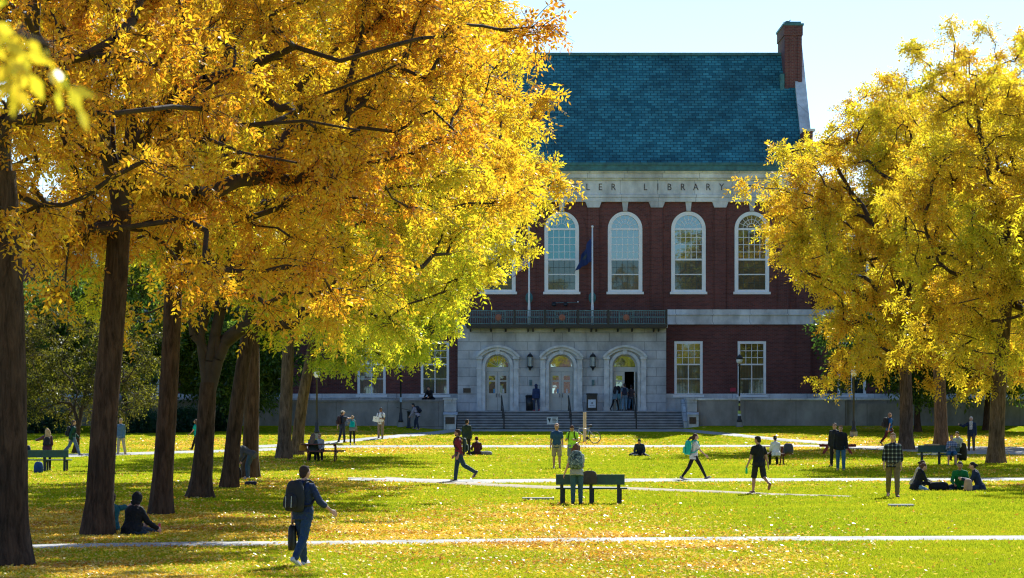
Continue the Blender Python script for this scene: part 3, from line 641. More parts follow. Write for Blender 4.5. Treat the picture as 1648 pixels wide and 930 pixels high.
TREES = [
 # name, px, py, H, r0, lean, crown centre, radii, clumps, leaf, bark, seed, label
 dict(px=22, py=911, H=20, r0=.33, lean=(-.25, 0), cc=(-.6, 1.5, 10.5), rad=(4.6, 5.5, 5.8), clumps=150, leafm=L_GOLD, seed=11, label='nearest ash tree with its dark trunk cut by the left edge, orange crown', lsize=.12),
 dict(px=163, py=862, H=20, r0=.30, lean=(.35, 0), cc=(2.0, 1.0, 11.3), rad=(7.2, 5.6, 6.8), clumps=340, leafm=L_GOLD, seed=23, label='thick reddish brown ash trunk with the hooded person sitting at its foot', lsize=.125, limbs=[(6.4, -3.6, 9.9), (4.4, -4.2, 7.5), (5.6, -3.4, 8.2), (4, 2, 15), (-3, 1, 14), (-1, -2, 11)]),
 dict(px=258, py=829, H=20, r0=.255, lean=(.4, 0), cc=(2.3, 1.0, 11.3), rad=(7.2, 5.6, 7.0), clumps=300, leafm=L_MIX, seed=31, label='straight ash trunk with clean bark right behind the hooded sitting person', lsize=.13),
 dict(px=318, py=801, H=19, r0=.30, lean=(.35, 0), cc=(3.0, 0, 11.3), rad=(7.4, 5.6, 7.2), clumps=265, leafm=L_GZ, seed=44, label='rough barked ash tree whose trunk forks in a V low down', fork=.17, lsize=.14, limbs=[(2.3, 0, 8.5), (3.5, 0, 12), (-1.6, 0, 8.0), (-2.5, 1, 13)]),
 dict(px=365, py=785, H=20, r0=.25, lean=(1.1, 0), cc=(3.8, 0, 12.3), rad=(7.6, 5.6, 8.0), clumps=285, leafm=L_GZ, seed=52, label='dark ash tree leaning to the right in front of the bent over woman', lsize=.15),
 dict(px=400, py=769, H=20, r0=.29, lean=(.2, 0), cc=(4.0, 0, 11.2), rad=(7.6, 5.6, 7.2), clumps=285, leafm=L_GZ, seed=63, label='ash tree the bent over brown haired woman leans on', lsize=.155, tw=10),
 dict(px=459, py=738, H=19, r0=.31, lean=(.1, 0), cc=(4.8, 0, 10.4), rad=(7.8, 5.6, 7.2), clumps=280, leafm=L_YZ, seed=74, label='pale grey ash trunk just left of the picnic table', lsize=.165, tw=10),
 dict(px=478, py=732, H=18, r0=.29, lean=(.9, 0), cc=(5.4, 0, 9.9), rad=(7.2, 5.6, 7.1), clumps=265, leafm=L_YZ, seed=85, label='grey ash leaning right behind the pale trunk by the picnic table', lsize=.17, tw=10),
]
for t in TREES:
    t = dict(t); t['cut'] = edge_cut(t['px'], t['py'], LEFT_EDGE, 1); make_tree('ash_tree', bark=M_BARK if t['px'] < 450 else M_BARK2, group=LG, **t)
RT = [
 dict(px=1457, py=724, H=19, r0=.36, lean=(.0, 0), cc=(-1.0, 0, 10.8), rad=(8.8, 6.5, 8.4), clumps=390, leafm=L_MIX, seed=101, label='golden ash with a short thick trunk behind the man in the plaid shirt', lsize=.17, tw=10, shell=.45),
 dict(px=1517, py=717, H=22, r0=.36, lean=(-.5, 0), cc=(0, 0, 13.2), rad=(7.0, 5.5, 9.0), clumps=340, leafm=L_MIX, seed=112, label='tall orange topped ash with a slim trunk behind the bench sitters', lsize=.18, tw=10),
 dict(px=1604, py=745, H=20, r0=.34, lean=(.35, 0), cc=(1.2, 0, 10.4), rad=(6.4, 6.0, 7.4), clumps=400, leafm=L_RL, seed=123, label='lime and yellow ash with a tapering trunk near the right edge', lsize=.155, tw=10),
]
for t in RT:
    if t['px'] < 1600: t['cut'] = edge_cut(t['px'], t['py'], RIGHT_EDGE, -1)
    make_tree('ash_tree', bark=M_BARK2, group=RG_, **t)
# another ash off to the right, its crown reaching into the picture's edge
make_tree('ash_tree', 0, 0, 21, .34, (0, 0), (-.5, 0, 12.0), (6.5, 6, 9.0), 280, L_MIX, M_BARK2, 141, 'golden ash crown at the upper right edge, rising behind the lime one', RG_, base=(29.0, 160.0, .1), lsize=.18, tw=10)
make_tree('ash_tree', 0, 0, 19, .33, (0, 0), (0, 0, 11.5), (6.2, 6, 7.2), 260, L_RIGHT, M_BARK2, 161, 'ash tree just outside the right edge whose shade crosses the lawn at the lunch group', RG_, base=(24.6, 104.0, 0), lsize=.17, tw=9)
# smaller trees and evergreens by the library
make_tree('small_tree', 0, 0, 6, .13, (.3, 0), (.2, 0, 4.2), (4.6, 3, 3.2), 95, L_DULL, M_BARK, 151, 'small dull olive tree with low hanging boughs behind the left bench', None, base=(-21.3, 145.0, .1), lsize=.13, tw=10, fork=.25, nl=5, cut=lambda p: p[2] > 1.0)
DK = 'dark green trees against the library'
for i, (x, y, r, h, sd, lb_) in enumerate([(-30, 180, 6, 9, 1, 'dark green tree at the far left against the library wing'), (-23.5, 181, 5.5, 10, 2, 'dark green tree between the first trunks, in front of the library wing'), (-17, 181.5, 3.6, 7, 3, 'dark green tree with a thin grey trunk in front of the long terrace wall'),
        (24.5, 180, 4.8, 8.5, 4, 'dark green tree right of the lamp post, low crown before the terrace wall'), (29, 182, 5, 9, 5, 'dark green tree behind the older man with the scarf'), (35, 181, 5, 9, 6, 'dark green tree at the far right edge behind the ash trunk')]):
    make_tree('maple_tree', 0, 0, h, .2, (0, 0), (0, 0, h * .66), (r, r * .8, h * .42), 190, L_GREEN, M_BARK, 200 + sd, lb_, DK, base=(x, y, float(gz(x, y))), lsize=.26, tw=9, per=5, nl=5, fork=.3)
# junipers below the left terrace wall
def shrub(x, y, rx, rz, seed, label):
    rg = np.random.default_rng(seed); z0 = float(gz(x, y)); root = empty('juniper_shrub', (x, y, z0)); tag(root, label, 'shrub', 'junipers below the terrace wall')
    n = 420; a = rg.random(n) * 2 * PI; el = rg.random(n) ** .7 * 1.35; d = np.stack([np.cos(a) * np.cos(el), np.sin(a) * np.cos(el), np.sin(el)], 1)
    Ln = rg.uniform(.5, 1.0, n); O = d * np.array([rx, rx * .6, rz]) * rg.uniform(.2, .75, n)[:, None]
    V, F = leaves_np(rg, O, unit(d + rg.normal(size=(n, 3)) * .35 + np.array([0, 0, .25])), Ln, 9, 5, .14, asp=.3, droop=.0)
    mesh_np('foliage', V, F, L_DARK, root)
    A = np.zeros((60, 3)); v, f = tubes_np(A, O[:60] * 1.1, np.full(60, .03), np.full(60, .01), 4); mesh_np('stem', v, f, M_TWIG, root)
for i, (px, D, rx, rz, lb_) in enumerate([(215, 177, 2.2, 1.5, 'dark juniper mound just right of the grey jacketed man'), (290, 179, 2.0, 1.3, 'dark juniper mound between the two straight trunks'), (345, 181, 1.5, 1.1, 'small dark juniper half hidden behind the forked trunk'), (60, 176, 2.8, 1.5, 'wide dark juniper at the far left behind the bench')]):
    shrub(fx(px, D), D, rx, rz, 300 + i, lb_)
# young tree beside the camera whose twig hangs into the top left corner, far out of focus
def near_tree():
    rg = np.random.default_rng(5); root = empty('young_ash', (-3.4, 6.3, 0)); tag(root, 'blurred yellow green ash leaves hanging into the top left corner close to the viewer', 'tree')
    t = MB(); t.tube([(0, 0, -.1), (.05, 0, 1.2), (.0, 0, 2.6), (.1, .05, 4.2)], [.11, .085, .07, .05], 12); t.build('trunk', M_BARK2, root, True)
    b = MB(); b.tube([(.05, 0, 3.2), (.7, .05, 3.75), (1.5, .1, 3.95), (2.05, .1, 3.86), (2.42, .08, 3.74)], [.04, .025, .014, .008, .004], 8)
    O = []; Dd = []; Ln = []
    for i in range(9):
        t = i / 8; p = np.array([2.16 + .24 * t, .1, 3.84 - .09 * t * t]); d = unit(rg.normal(size=3) * .5 + np.array([.2, 0, -.1])); O.append(p); Dd.append(d); Ln.append(rg.uniform(.03, .07))
    for p, d, l in zip(O, Dd, Ln): b.tube([tuple(p), tuple(p + d * l)], [.004, .002], 5)
    b.build('branches', M_TWIG, root)
    V, F = leaves_np(rg, np.array(O), np.array(Dd), np.array(Ln), 2, 6, .055, asp=.42, spread=.5, droop=.3); 
    # the rest of its crown, left of the frame
    C = rg.normal(size=(120, 3)) * np.array([.5, .8, .7]) + np.array([-.4, 0, 4.6]); d = unit(rg.normal(size=(120, 3)))
    V2, F2 = leaves_np(rg, C, d, np.full(120, .4), 4, 7, .08)
    mesh_np('crown', np.concatenate([V, V2]), np.concatenate([F, F2 + len(V)]), leaf_mat('young_leaves', [(.62, .60, .01), (.75, .60, .01), (.45, .55, .012)], [(.80, .55, .01), (.70, .62, .01)]), root)
near_tree()
# ---------------------------------------------------------------- ground
def litter(x, y):
    """how thickly fallen leaves lie, 0..1"""
    x = np.asarray(x, float); y = np.asarray(y, float)
    px = x / y * FPX + CX
    n = .5 + .25 * np.sin(x * .55 + 1.7 * np.sin(y * .11)) + .25 * np.sin(y * .23 + 2.1 * np.sin(x * .3 + 1))
    left = np.exp(-((x + 9) / 7.0) ** 2) * .75
    near = (1 - sstep(66, 84, y)) * (1 - sstep(1, 9, x)) * (sstep(54, 60, y) * .7 + .35)
    mid = np.exp(-((y - 98) / 5.5) ** 2) * .5
    far = np.exp(-((y - 158) / 11.0) ** 2) * .95 + np.exp(-((y - 140) / 12) ** 2) * .35 * sstep(3, 8, x)
    rgt = np.exp(-((x - 21) / 8.0) ** 2) * .6 * sstep(88, 110, y)
    return np.clip((left + near * 1.45 + mid + far * 1.2 + rgt) * (.12 + 1.5 * n * n * (.6 + .4 * np.sin(x * 1.7 + 2 * np.sin(y * .9)))) + .025, 0, 1)
def near_grid():
    xs = np.concatenate([[-3000, -800, -250, -90, -50], np.linspace(-40, 42, 206), [52, 90, 250, 800, 3000]])
    ys = np.concatenate([[-300, -60, 0, 20, 35], np.linspace(42, 192, 376), [205, 240, 400, 1200, 4000]])
    X, Y = np.meshgrid(xs, ys); Z = gz(X, Y) ; n, m = X.shape
    V = np.stack([X, Y, Z], -1).reshape(-1, 3); i = np.arange(n - 1)[:, None] * m + np.arange(m - 1)[None]
    F = np.stack([i, i + 1, i + m + 1, i + m], -1).reshape(-1, 4)
    m_, nt, nd, L = newmat('lawn'); out = N(nt, 'ShaderNodeOutputMaterial'); b = N(nt, 'ShaderNodeBsdfPrincipled', Roughness=.9); b.inputs['Specular IOR Level'].default_value = 0
    tc = N(nt, 'ShaderNodeTexCoord'); at = N(nt, 'ShaderNodeAttribute', attribute_name='litter')
    n1 = N(nt, 'ShaderNodeTexNoise', Scale=.25, Detail=6.0); n2 = N(nt, 'ShaderNodeTexNoise', Scale=7.0, Detail=6.0, Roughness=.75)
    for q in (n1, n2): L.new(tc.outputs['Object'], q.inputs['Vector'])
    g1 = ramp(nt, [(.3, (.14, .20, .001)), (.5, (.24, .285, .001)), (.72, (.34, .345, .001))]); L.new(n1.outputs['Fac'], g1.inputs['Fac'])
    g2 = ramp(nt, [(.25, (.55, .6, .5)), (.75, (1.35, 1.3, 1.3))]); L.new(n2.outputs['Fac'], g2.inputs['Fac'])
    mx = N(nt, 'ShaderNodeMix', data_type='RGBA', blend_type='MULTIPLY'); mx.inputs[0].default_value = 1; L.new(g1.outputs['Color'], mx.inputs[6]); L.new(g2.outputs['Color'], mx.inputs[7])
    vo = N(nt, 'ShaderNodeTexVoronoi', Scale=6.5, Randomness=1.0); L.new(tc.outputs['Object'], vo.inputs['Vector'])
    sc = N(nt, 'ShaderNodeSeparateColor'); L.new(vo.outputs['Color'], sc.inputs[0])
    lt = N(nt, 'ShaderNodeMath', operation='LESS_THAN'); L.new(sc.outputs[0], lt.inputs[0]); L.new(at.outputs['Fac'], lt.inputs[1])
    ds = N(nt, 'ShaderNodeMath', operation='LESS_THAN'); L.new(vo.outputs['Distance'], ds.inputs[0]); ds.inputs[1].default_value = .62
    ml = N(nt, 'ShaderNodeMath', operation='MULTIPLY'); L.new(lt.outputs[0], ml.inputs[0]); L.new(ds.outputs[0], ml.inputs[1])
    lc = ramp(nt, [(0, (.55, .20, .02)), (.3, (.75, .42, .02)), (.6, (.78, .55, .04)), (.85, (.40, .15, .03)), (1, (.8, .62, .25))]); L.new(sc.outputs[1], lc.inputs['Fac'])
    m2 = N(nt, 'ShaderNodeMix', data_type='RGBA'); L.new(ml.outputs[0], m2.inputs[0]); L.new(mx.outputs[2], m2.inputs[6]); L.new(lc.outputs['Color'], m2.inputs[7])
    L.new(m2.outputs[2], b.inputs['Base Color']); bp = N(nt, 'ShaderNodeBump', Strength=.5, Distance=.05); L.new(n2.outputs['Fac'], bp.inputs['Height']); L.new(bp.outputs['Normal'], b.inputs['Normal'])
    L.new(b.outputs[0], out.inputs['Surface'])
    o = mesh_np('lawn_ground', V, F, m_, None, True); tag(o, kind='structure')
    a = o.data.attributes.new('litter', 'FLOAT', 'POINT'); a.data.foreach_set('value', litter(V[:, 0], np.maximum(V[:, 1], 20)).astype(np.float32))
near_grid()
def pave_mat(name, c, var=.2, sc=1.2):
    return simple(name, c, .85, var, sc, .2)
M_PATH = pave_mat('path_concrete', (.31, .295, .27), .35); M_DIRT = pave_mat('worn_dirt', (.27, .21, .125), .4, 2.5)
def strip(name, pts, mat, dz=.02, rag=0.0, n=70):
    """pts: (px, py_near, py_far) pixel rows of both edges"""
    V = []; F = []
    xs = [p[0] for p in pts]
    for i in range(n + 1):
        px = xs[0] + (xs[-1] - xs[0]) * i / n
        yn = float(np.interp(px, xs, [p[1] for p in pts])); yf = float(np.interp(px, xs, [p[2] for p in pts]))
        a = G(px, yn); b = G(px, yf)
        for k in range(7):
            t = k / 6; j = random.uniform(-rag, rag) if k in (0, 6) else 0
            x = a[0] + (b[0] - a[0]) * t; y = a[1] + (b[1] - a[1]) * t + j; V.append((x, y, float(gz(x, y)) + dz))
        V[-7] = (V[-7][0], V[-7][1], V[-7][2] - .05); V[-1] = (V[-1][0], V[-1][1], V[-1][2] - .05)
    for i in range(n):
        for k in range(6): F.append((i * 7 + k, (i + 1) * 7 + k, (i + 1) * 7 + k + 1, i * 7 + k + 1))
    o = mesh_np(name, V, F, mat, None, True); tag(o, kind='structure'); return o
PATHS = []
def path(name, pts, mat, dz=.02, rag=0.0, keep=False):
    PATHS.append((pts, keep)); return strip(name, pts, mat, dz, rag)
path('near_path', [(-120, 888, 880), (60, 884, 877), (300, 880, 873), (500, 878, 872), (900, 873, 867), (1200, 871, 865), (1800, 868.5, 862.5)], M_PATH, .03, .06)
path('middle_path', [(560, 773, 769), (650, 776, 770), (735, 778, 772), (900, 776, 771), (1150, 775, 770.5), (1400, 774, 770), (1800, 773, 769)], M_PATH, .03, .1)
path('dirt_trail', [(620, 774, 767), (760, 781, 777), (880, 787, 782), (1000, 788, 784), (1150, 793, 790), (1250, 796.8, 795), (1370, 799.3, 798.9)], M_DIRT, .024, .25)
path('far_path', [(60, 737, 732), (250, 731, 727), (420, 726, 722), (520, 721, 717), (700, 720, 716.5), (1000, 720, 716.5), (1300, 719, 716), (1400, 724, 717), (1540, 731, 717), (1800, 734, 720)], M_PATH, .03, .12)
path('library_walk', [(380, 722, 718), (500, 717, 713), (600, 708, 703.5), (700, 699.5, 694), (740, 694, 689), (1100, 694.5, 689.5), (1180, 702, 698), (1260, 710, 706), (1340, 716, 711)], M_PATH, .036, .1)
def on_path(px, py):
    m = np.zeros(len(px), bool)
    for pts, keep in PATHS:
        xs = [p[0] for p in pts]; yn = np.interp(px, xs, [p[1] for p in pts]); yf = np.interp(px, xs, [p[2] for p in pts])
        j = .5 * np.sin(px * .9) + .4 * np.sin(px * .23 + py); m |= (px > xs[0]) & (px < xs[-1]) & (py < yn + j - .1) & (py > yf + j * .6 + .1)
    return m
# grass blades and fallen leaves
def sample_screen(rg, n, py0, py1, pw=1.0):
    px = rg.uniform(-160, 1810, n); py = py0 + (py1 - py0) * rg.random(n) ** pw
    D = CAMZ * FPX / (py - HY)
    for _ in range(6): x = (px - CX) * D / FPX; D = .5 * D + .5 * (CAMZ - gz(x, D)) * FPX / (py - HY)
    x = (px - CX) * D / FPX; z = gz(x, D)
    pyy = HY + (CAMZ - z) * FPX / D
    return px, pyy, x, D, z
def blades():
    rg = np.random.default_rng(77)
    parts = []
    px, py, x, y, z = sample_screen(rg, 520000, 697, 960, .8)
    ok = ~on_path(px, py) & (y < 186); x, y, z = x[ok], y[ok], z[ok]; n = len(x)
    h = (.022 + .028 * rg.random(n)) * (y / 60) ** .3; w = .012 * (y / 50)
    a = rg.random(n) * PI; wx, wy = np.cos(a) * w, np.sin(a) * w * .6; lx, ly = rg.normal(size=n) * h * .5, rg.normal(size=n) * h * .5
    b0 = np.stack([x - wx, y - wy, z - .01], 1); b1 = np.stack([x + wx, y + wy, z - .01], 1); t = np.stack([x + lx, y + ly, z + h], 1)
    V = np.stack([b0, b1, t], 1).reshape(-1, 3); F = np.arange(len(V)).reshape(-1, 3)
    gm = leaf_mat('grass_blades', [(.20, .27, .001), (.32, .375, .001), (.44, .44, .002), (.25, .31, .001)], [(.39, .385, .001), (.50, .46, .002), (.29, .33, .001)], .22, .5, .5, .004)
    o = mesh_np('grass', V, F, gm); tag(o, 'short sunlit yellow green grass of the lawn', 'grass', kind='stuff')
    px, py, x, y, z = sample_screen(rg, 420000, 697, 960, .8)
    ok = (rg.random(len(x)) < litter(x, y) ** 1.25) & (y < 184); op = on_path(px, py); ok &= (~op | (rg.random(len(x)) < .16))
    x, y, z = x[ok], y[ok], z[ok]; n = len(x); L = .075 * rg.uniform(.6, 1.4, n) * (y / 60) ** .55; W = L * .45
    d = unit(rg.normal(size=(n, 3)) * np.array([1, 1, .4])); nn = unit(rg.normal(size=(n, 3)) * .55 + np.array([0, 0, 1])); wv = unit(np.cross(d, nn))
    c = np.stack([x, y, z + .02 + .02 * rg.random(n)], 1)
    V = np.stack([c - d * L[:, None] * .5, c + wv * W[:, None] * .5, c + d * L[:, None] * .5, c - wv * W[:, None] * .5], 1).reshape(-1, 3)
    fm = leaf_mat('fallen_leaf', [(.78, .50, .012), (.85, .62, .03), (.70, .34, .01), (.86, .70, .16), (.80, .55, .02)], [(.62, .26, .01), (.45, .15, .015), (.80, .50, .02), (.84, .68, .25)], .3, .4, .3, .03)
    o = mesh_np('fallen_leaves', V, np.arange(len(V)).reshape(-1, 4), fm); tag(o, 'fallen yellow and orange leaves scattered over the lawn', 'fallen leaves', kind='stuff')
blades()
for px, py, w in ((866, 804, .9), (1450, 815, .65)):
    x, y, z = G(px, py); m = MB(); m.box(-w / 2, w / 2, -.18, .18, -.02, .05); o = m.build('paving_slab', M_PATH, bevel=.01); o.location = (x, y, z + .01)
    tag(o, 'flat pale slab in the grass left of the big bench' if px < 1000 else 'flat pale slab in the grass in front of the plaid shirted man', 'slab')

# terrace, retaining walls, steps
w = MB(); w.box(-36, fx(716, 187), 187.3, YF + .3, .2, 2.25); w.box(fx(1108, 187), 36, 187.3, YF + .3, .2, 2.25); tag(w.build('terrace_ground', M_CONC), kind='structure')
def thing(name, mb, mat, label, cat, group=None, bevel=0.0):
    o = mb.build(name, mat, bevel=bevel); return tag(o, label, cat, group)
WD = 187.0; TR = fz(641, WD)
sx0, sx1 = fx(735, WD), fx(1100, WD)
r = empty('retaining_wall', (fx(1240, WD), WD, .8)); tag(r, 'long grey concrete retaining wall right of the entrance steps', 'wall'); Mr = Matrix.Translation((-fx(1240, WD), -WD, -.8))
w = MB(); w.box(fx(1122, WD), fx(1360, WD), WD, WD + .5, .2, TR - .12); w.box(fx(1361, WD), 36, WD + .6, WD + 1.1, .2, TR - .12); w.box(fx(1360, WD) - .1, fx(1361, WD) + .1, WD + .1, WD + 1, .2, TR - .12); w.build('wall', M_CONC, r, M=Mr)
w = MB(); w.box(fx(1122, WD), fx(1360, WD) + .1, WD - .06, WD + .6, TR - .12 + .002, TR); w.box(fx(1361, WD) + .1, 36, WD + .54, WD + 1.2, TR - .12 + .002, TR); w.build('coping', M_BAND, r, M=Mr, bevel=.015)
r = empty('retaining_wall', (fx(500, WD), WD, .8)); tag(r, 'long grey concrete retaining wall left of the entrance steps', 'wall'); Ml = Matrix.Translation((-fx(500, WD), -WD, -.8))
w = MB(); w.box(-36, fx(714, WD), WD, WD + .5, .2, TR - .22); w.build('wall', M_CONC, r, M=Ml)
w = MB(); w.box(-36, fx(714, WD), WD - .06, WD + .6, TR - .22 + .002, TR - .08); w.build('coping', M_CONC, r, M=Ml, bevel=.015)
for (xa, xb, side) in ((fx(714.5, WD), fx(734, WD), 'left'), (fx(1106, WD), fx(1121.5, WD), 'right')):
    pr = empty('stone_pier', ((xa + xb) / 2, WD, .6)); tag(pr, 'stone pier with a dark plaque at the %s end of the steps' % side, 'pier', 'piers beside the steps'); Mp = Matrix.Translation((-(xa + xb) / 2, -WD, -.6))
    w = MB(); w.box(xa, xb, WD - .12, WD + 3.2, .3, TR - .1); w.box(xa - .05, xb + .05, WD - .17, WD + 3.25, TR - .098, TR + .03)
    w.box(xa - .0, xb + .08 if side == 'right' else xb, WD - .5, WD - .125, .3, fz(667, WD)); w.add([(x, y, z) for x in (xa - .04, xb + .1) for y, z in ((WD - .58, fz(667, WD)), (WD - .13, fz(667, WD)), (WD - .13, fz(663, WD)))], [(0, 1, 2), (3, 5, 4), (0, 3, 4, 1), (1, 4, 5, 2), (2, 5, 3, 0)])
    w.build('pier', M_ASHLAR, pr, M=Mp)
    w = MB(); w.box(xa + .1, xb - .08, WD - .54, WD - .502, fz(682, WD), fz(671, WD)); w.build('plaque', M_BRONZE, pr, M=Mp)
w = MB(); xa, xb = fx(1100.5, WD), fx(1105.5, WD)
w.add([(x, y, z) for x in (xa, xb) for y, z in ((WD - .3, .4), (WD + 3.3, .4), (WD + 3.3, 2.5), (WD + 2.4, 2.5), (WD - .3, 1.15))], [(0, 1, 2, 3, 4), (9, 8, 7, 6, 5), (0, 5, 6, 1), (1, 6, 7, 2), (2, 7, 8, 3), (3, 8, 9, 4), (4, 9, 5, 0)])
thing('stair_cheek_wall', w, M_ASHLAR, 'low sloping stone cheek wall at the right side of the steps', 'wall')
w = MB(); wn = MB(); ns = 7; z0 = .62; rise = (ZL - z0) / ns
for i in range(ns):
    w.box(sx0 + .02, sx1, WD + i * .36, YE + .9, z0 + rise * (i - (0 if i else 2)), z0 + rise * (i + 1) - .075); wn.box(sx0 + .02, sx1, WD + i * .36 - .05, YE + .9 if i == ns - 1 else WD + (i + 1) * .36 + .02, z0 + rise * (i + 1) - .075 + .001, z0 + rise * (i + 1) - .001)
st_ = empty('entrance_steps', (fx(917, WD), WD, .6)); tag(st_, 'wide flight of grey stone steps up to the three library doors', 'steps'); Ms = Matrix.Translation((-fx(917, WD), -WD, -.6)); w.build('risers', M_STEP_SHADE, st_, M=Ms); wn.build('treads', M_STEP, st_, M=Ms)
for px, pos in ((809, 'left'), (917, 'middle'), (1022, 'right')):
    xt = fx(px - 2, WD + 2.6); xb = fx(px + 2, WD); h = empty('handrail', ((xt + xb) / 2, WD + 1.2, .6)); tag(h, 'black iron handrail on the steps, the %s one of three' % pos, 'handrail', 'handrails on the steps'); Mh = Matrix.Translation((-(xt + xb) / 2, -WD - 1.2, -.6))
    w = MB(); w.tube([(xb, WD - .1, .6), (xb, WD - .05, z0 + .95), (xt, WD + 2.7, ZL + .95), (xt, WD + 2.75, ZL)], .045, 8); w.build('rail', M_BLACK, h, M=Mh)
    w = MB(); w.tube([((xt + xb) / 2, WD + 1.3, .7), ((xt + xb) / 2, WD + 1.3, (z0 + ZL) / 2 + .95)], .035, 8); w.build('post', M_BLACK, h, M=Mh)
# ---------------------------------------------------------------- people
def remeshed(mb, name, mats, parent, vox, smooth=3, fold=0.0, seed=0):
    me = bpy.data.meshes.new('tmp'); me.from_pydata([tuple(v) for v in mb.v], [], mb.f)
    bm = bmesh.new(); bm.from_mesh(me); bmesh.ops.recalc_face_normals(bm, faces=bm.faces); bm.to_mesh(me); bm.free()
    o = bpy.data.objects.new('tmp', me); COL.objects.link(o)
    md = o.modifiers.new('r', 'REMESH'); md.mode = 'VOXEL'; md.voxel_size = vox; md.use_smooth_shade = True
    if smooth: s = o.modifiers.new('s', 'SMOOTH'); s.factor = .5; s.iterations = smooth
    dg = bpy.context.evaluated_depsgraph_get(); m2 = bpy.data.meshes.new_from_object(o.evaluated_get(dg)); bpy.data.objects.remove(o); bpy.data.meshes.remove(me)
    n = len(m2.vertices); co = np.empty(n * 3, np.float32); m2.vertices.foreach_get('co', co); co = co.reshape(-1, 3)
    if fold and n:
        no = np.empty(n * 3, np.float32); m2.vertex_normals.foreach_get('vector', no); no = no.reshape(-1, 3)
        f = np.sin(co[:, 2] * 52 + 9 * np.sin(co[:, 0] * 14 + seed) + seed) * .5 + np.sin(co[:, 0] * 40 + co[:, 1] * 33 + 6 * np.sin(co[:, 2] * 17 + seed)) * .5
        co = co + no * (f * fold)[:, None]; m2.vertices.foreach_set('co', co.astype(np.float32).ravel())
    m2.materials.clear()
    for m in (mats if isinstance(mats, list) else [mats]): m2.materials.append(m)
    m2.update(); m2.name = name
    o = bpy.data.objects.new(name, m2); return link(o, parent)
def rcone(mb, p0, p1, r0, r1, n=12):
    p0 = Vector(p0); p1 = Vector(p1); d = p1 - p0
    if d.length < 1e-5: d = Vector((0, 0, 1e-3)); p1 = p0 + d
    d.normalize(); pts = []; rs = []
    for k in range(4): a = PI / 2 * k / 4; pts.append(p0 - d * r0 * math.cos(a)); rs.append(max(r0 * math.sin(a), r0 * .05))
    for k in range(5): a = PI / 2 * k / 4; pts.append(p1 + d * r1 * math.sin(a)); rs.append(max(r1 * math.cos(a), r1 * .05))
    pts.insert(4, p0); rs.insert(4, r0)
    mb.tube(pts, rs, n)
def loft(mb, secs, M, n=18):
    """secs: (z, half width, half depth, y offset) in the frame M"""
    vs = []; fs = []
    for z, a, b, y in secs:
        for k in range(n):
            t = 2 * PI * k / n; c, s = math.cos(t), math.sin(t); e = .85
            vs.append(M @ Vector((a * math.copysign(abs(c) ** e, c), y + b * math.copysign(abs(s) ** e, s), z)))
    for i in range(len(secs) - 1):
        for k in range(n): fs.append((i * n + k, i * n + (k + 1) % n, (i + 1) * n + (k + 1) % n, (i + 1) * n + k))
    fs += [tuple(range(n - 1, -1, -1)), tuple(range((len(secs) - 1) * n, len(secs) * n))]
    mb.add(vs, fs)
TORSO = [(-.10, .10, .09, -.01), (-.06, .165, .115, -.012), (0, .178, .122, -.012), (.08, .158, .108, 0), (.16, .142, .098, .004), (.26, .152, .104, 0), (.36, .170, .112, -.004), (.42, .162, .102, -.008), (.465, .118, .084, -.01), (.50, .075, .065, -.01), (.55, .05, .05, -.006)]
WTORSO = [(-.10, .10, .09, -.01), (-.06, .168, .12, -.015), (0, .18, .125, -.015), (.08, .150, .104, 0), (.17, .124, .088, .004), (.27, .138, .100, .006), (.34, .148, .118, .014), (.41, .140, .094, -.004), (.455, .105, .078, -.01), (.49, .065, .06, -.01), (.54, .045, .045, -.006)]
SKINS = {'light': (.55, .30, .20), 'tan': (.42, .22, .14), 'brown': (.20, .10, .06)}
STAND = dict(rl=(3, 3, 2), ll=(-3, 3, 2), ra=(2, 8, 12, 8), la=(2, 8, 12, 8))
WALK1 = dict(lean=4, rl=(24, 1, 6), ll=(-20, 1, 24), ra=(-24, 6, 14, 4), la=(24, 6, 26, 4))
WALK2 = dict(lean=4, ll=(24, 1, 6), rl=(-20, 1, 24), la=(-24, 6, 14, 4), ra=(24, 6, 26, 4))
SIT = dict(lean=6, rl=(84, 7, 88), ll=(84, 7, 82), ra=(30, 8, 55, 25), la=(30, 8, 55, 25), seat=.47)
CROSS = dict(lean=22, neck=20, rl=(72, 52, ('v', -.85, .25, -.38)), ll=(72, 52, ('v', -.85, .35, -.30)), ra=(42, 14, 48, 30), la=(42, 14, 48, 30), seat=.12)
PEOPLE = {}
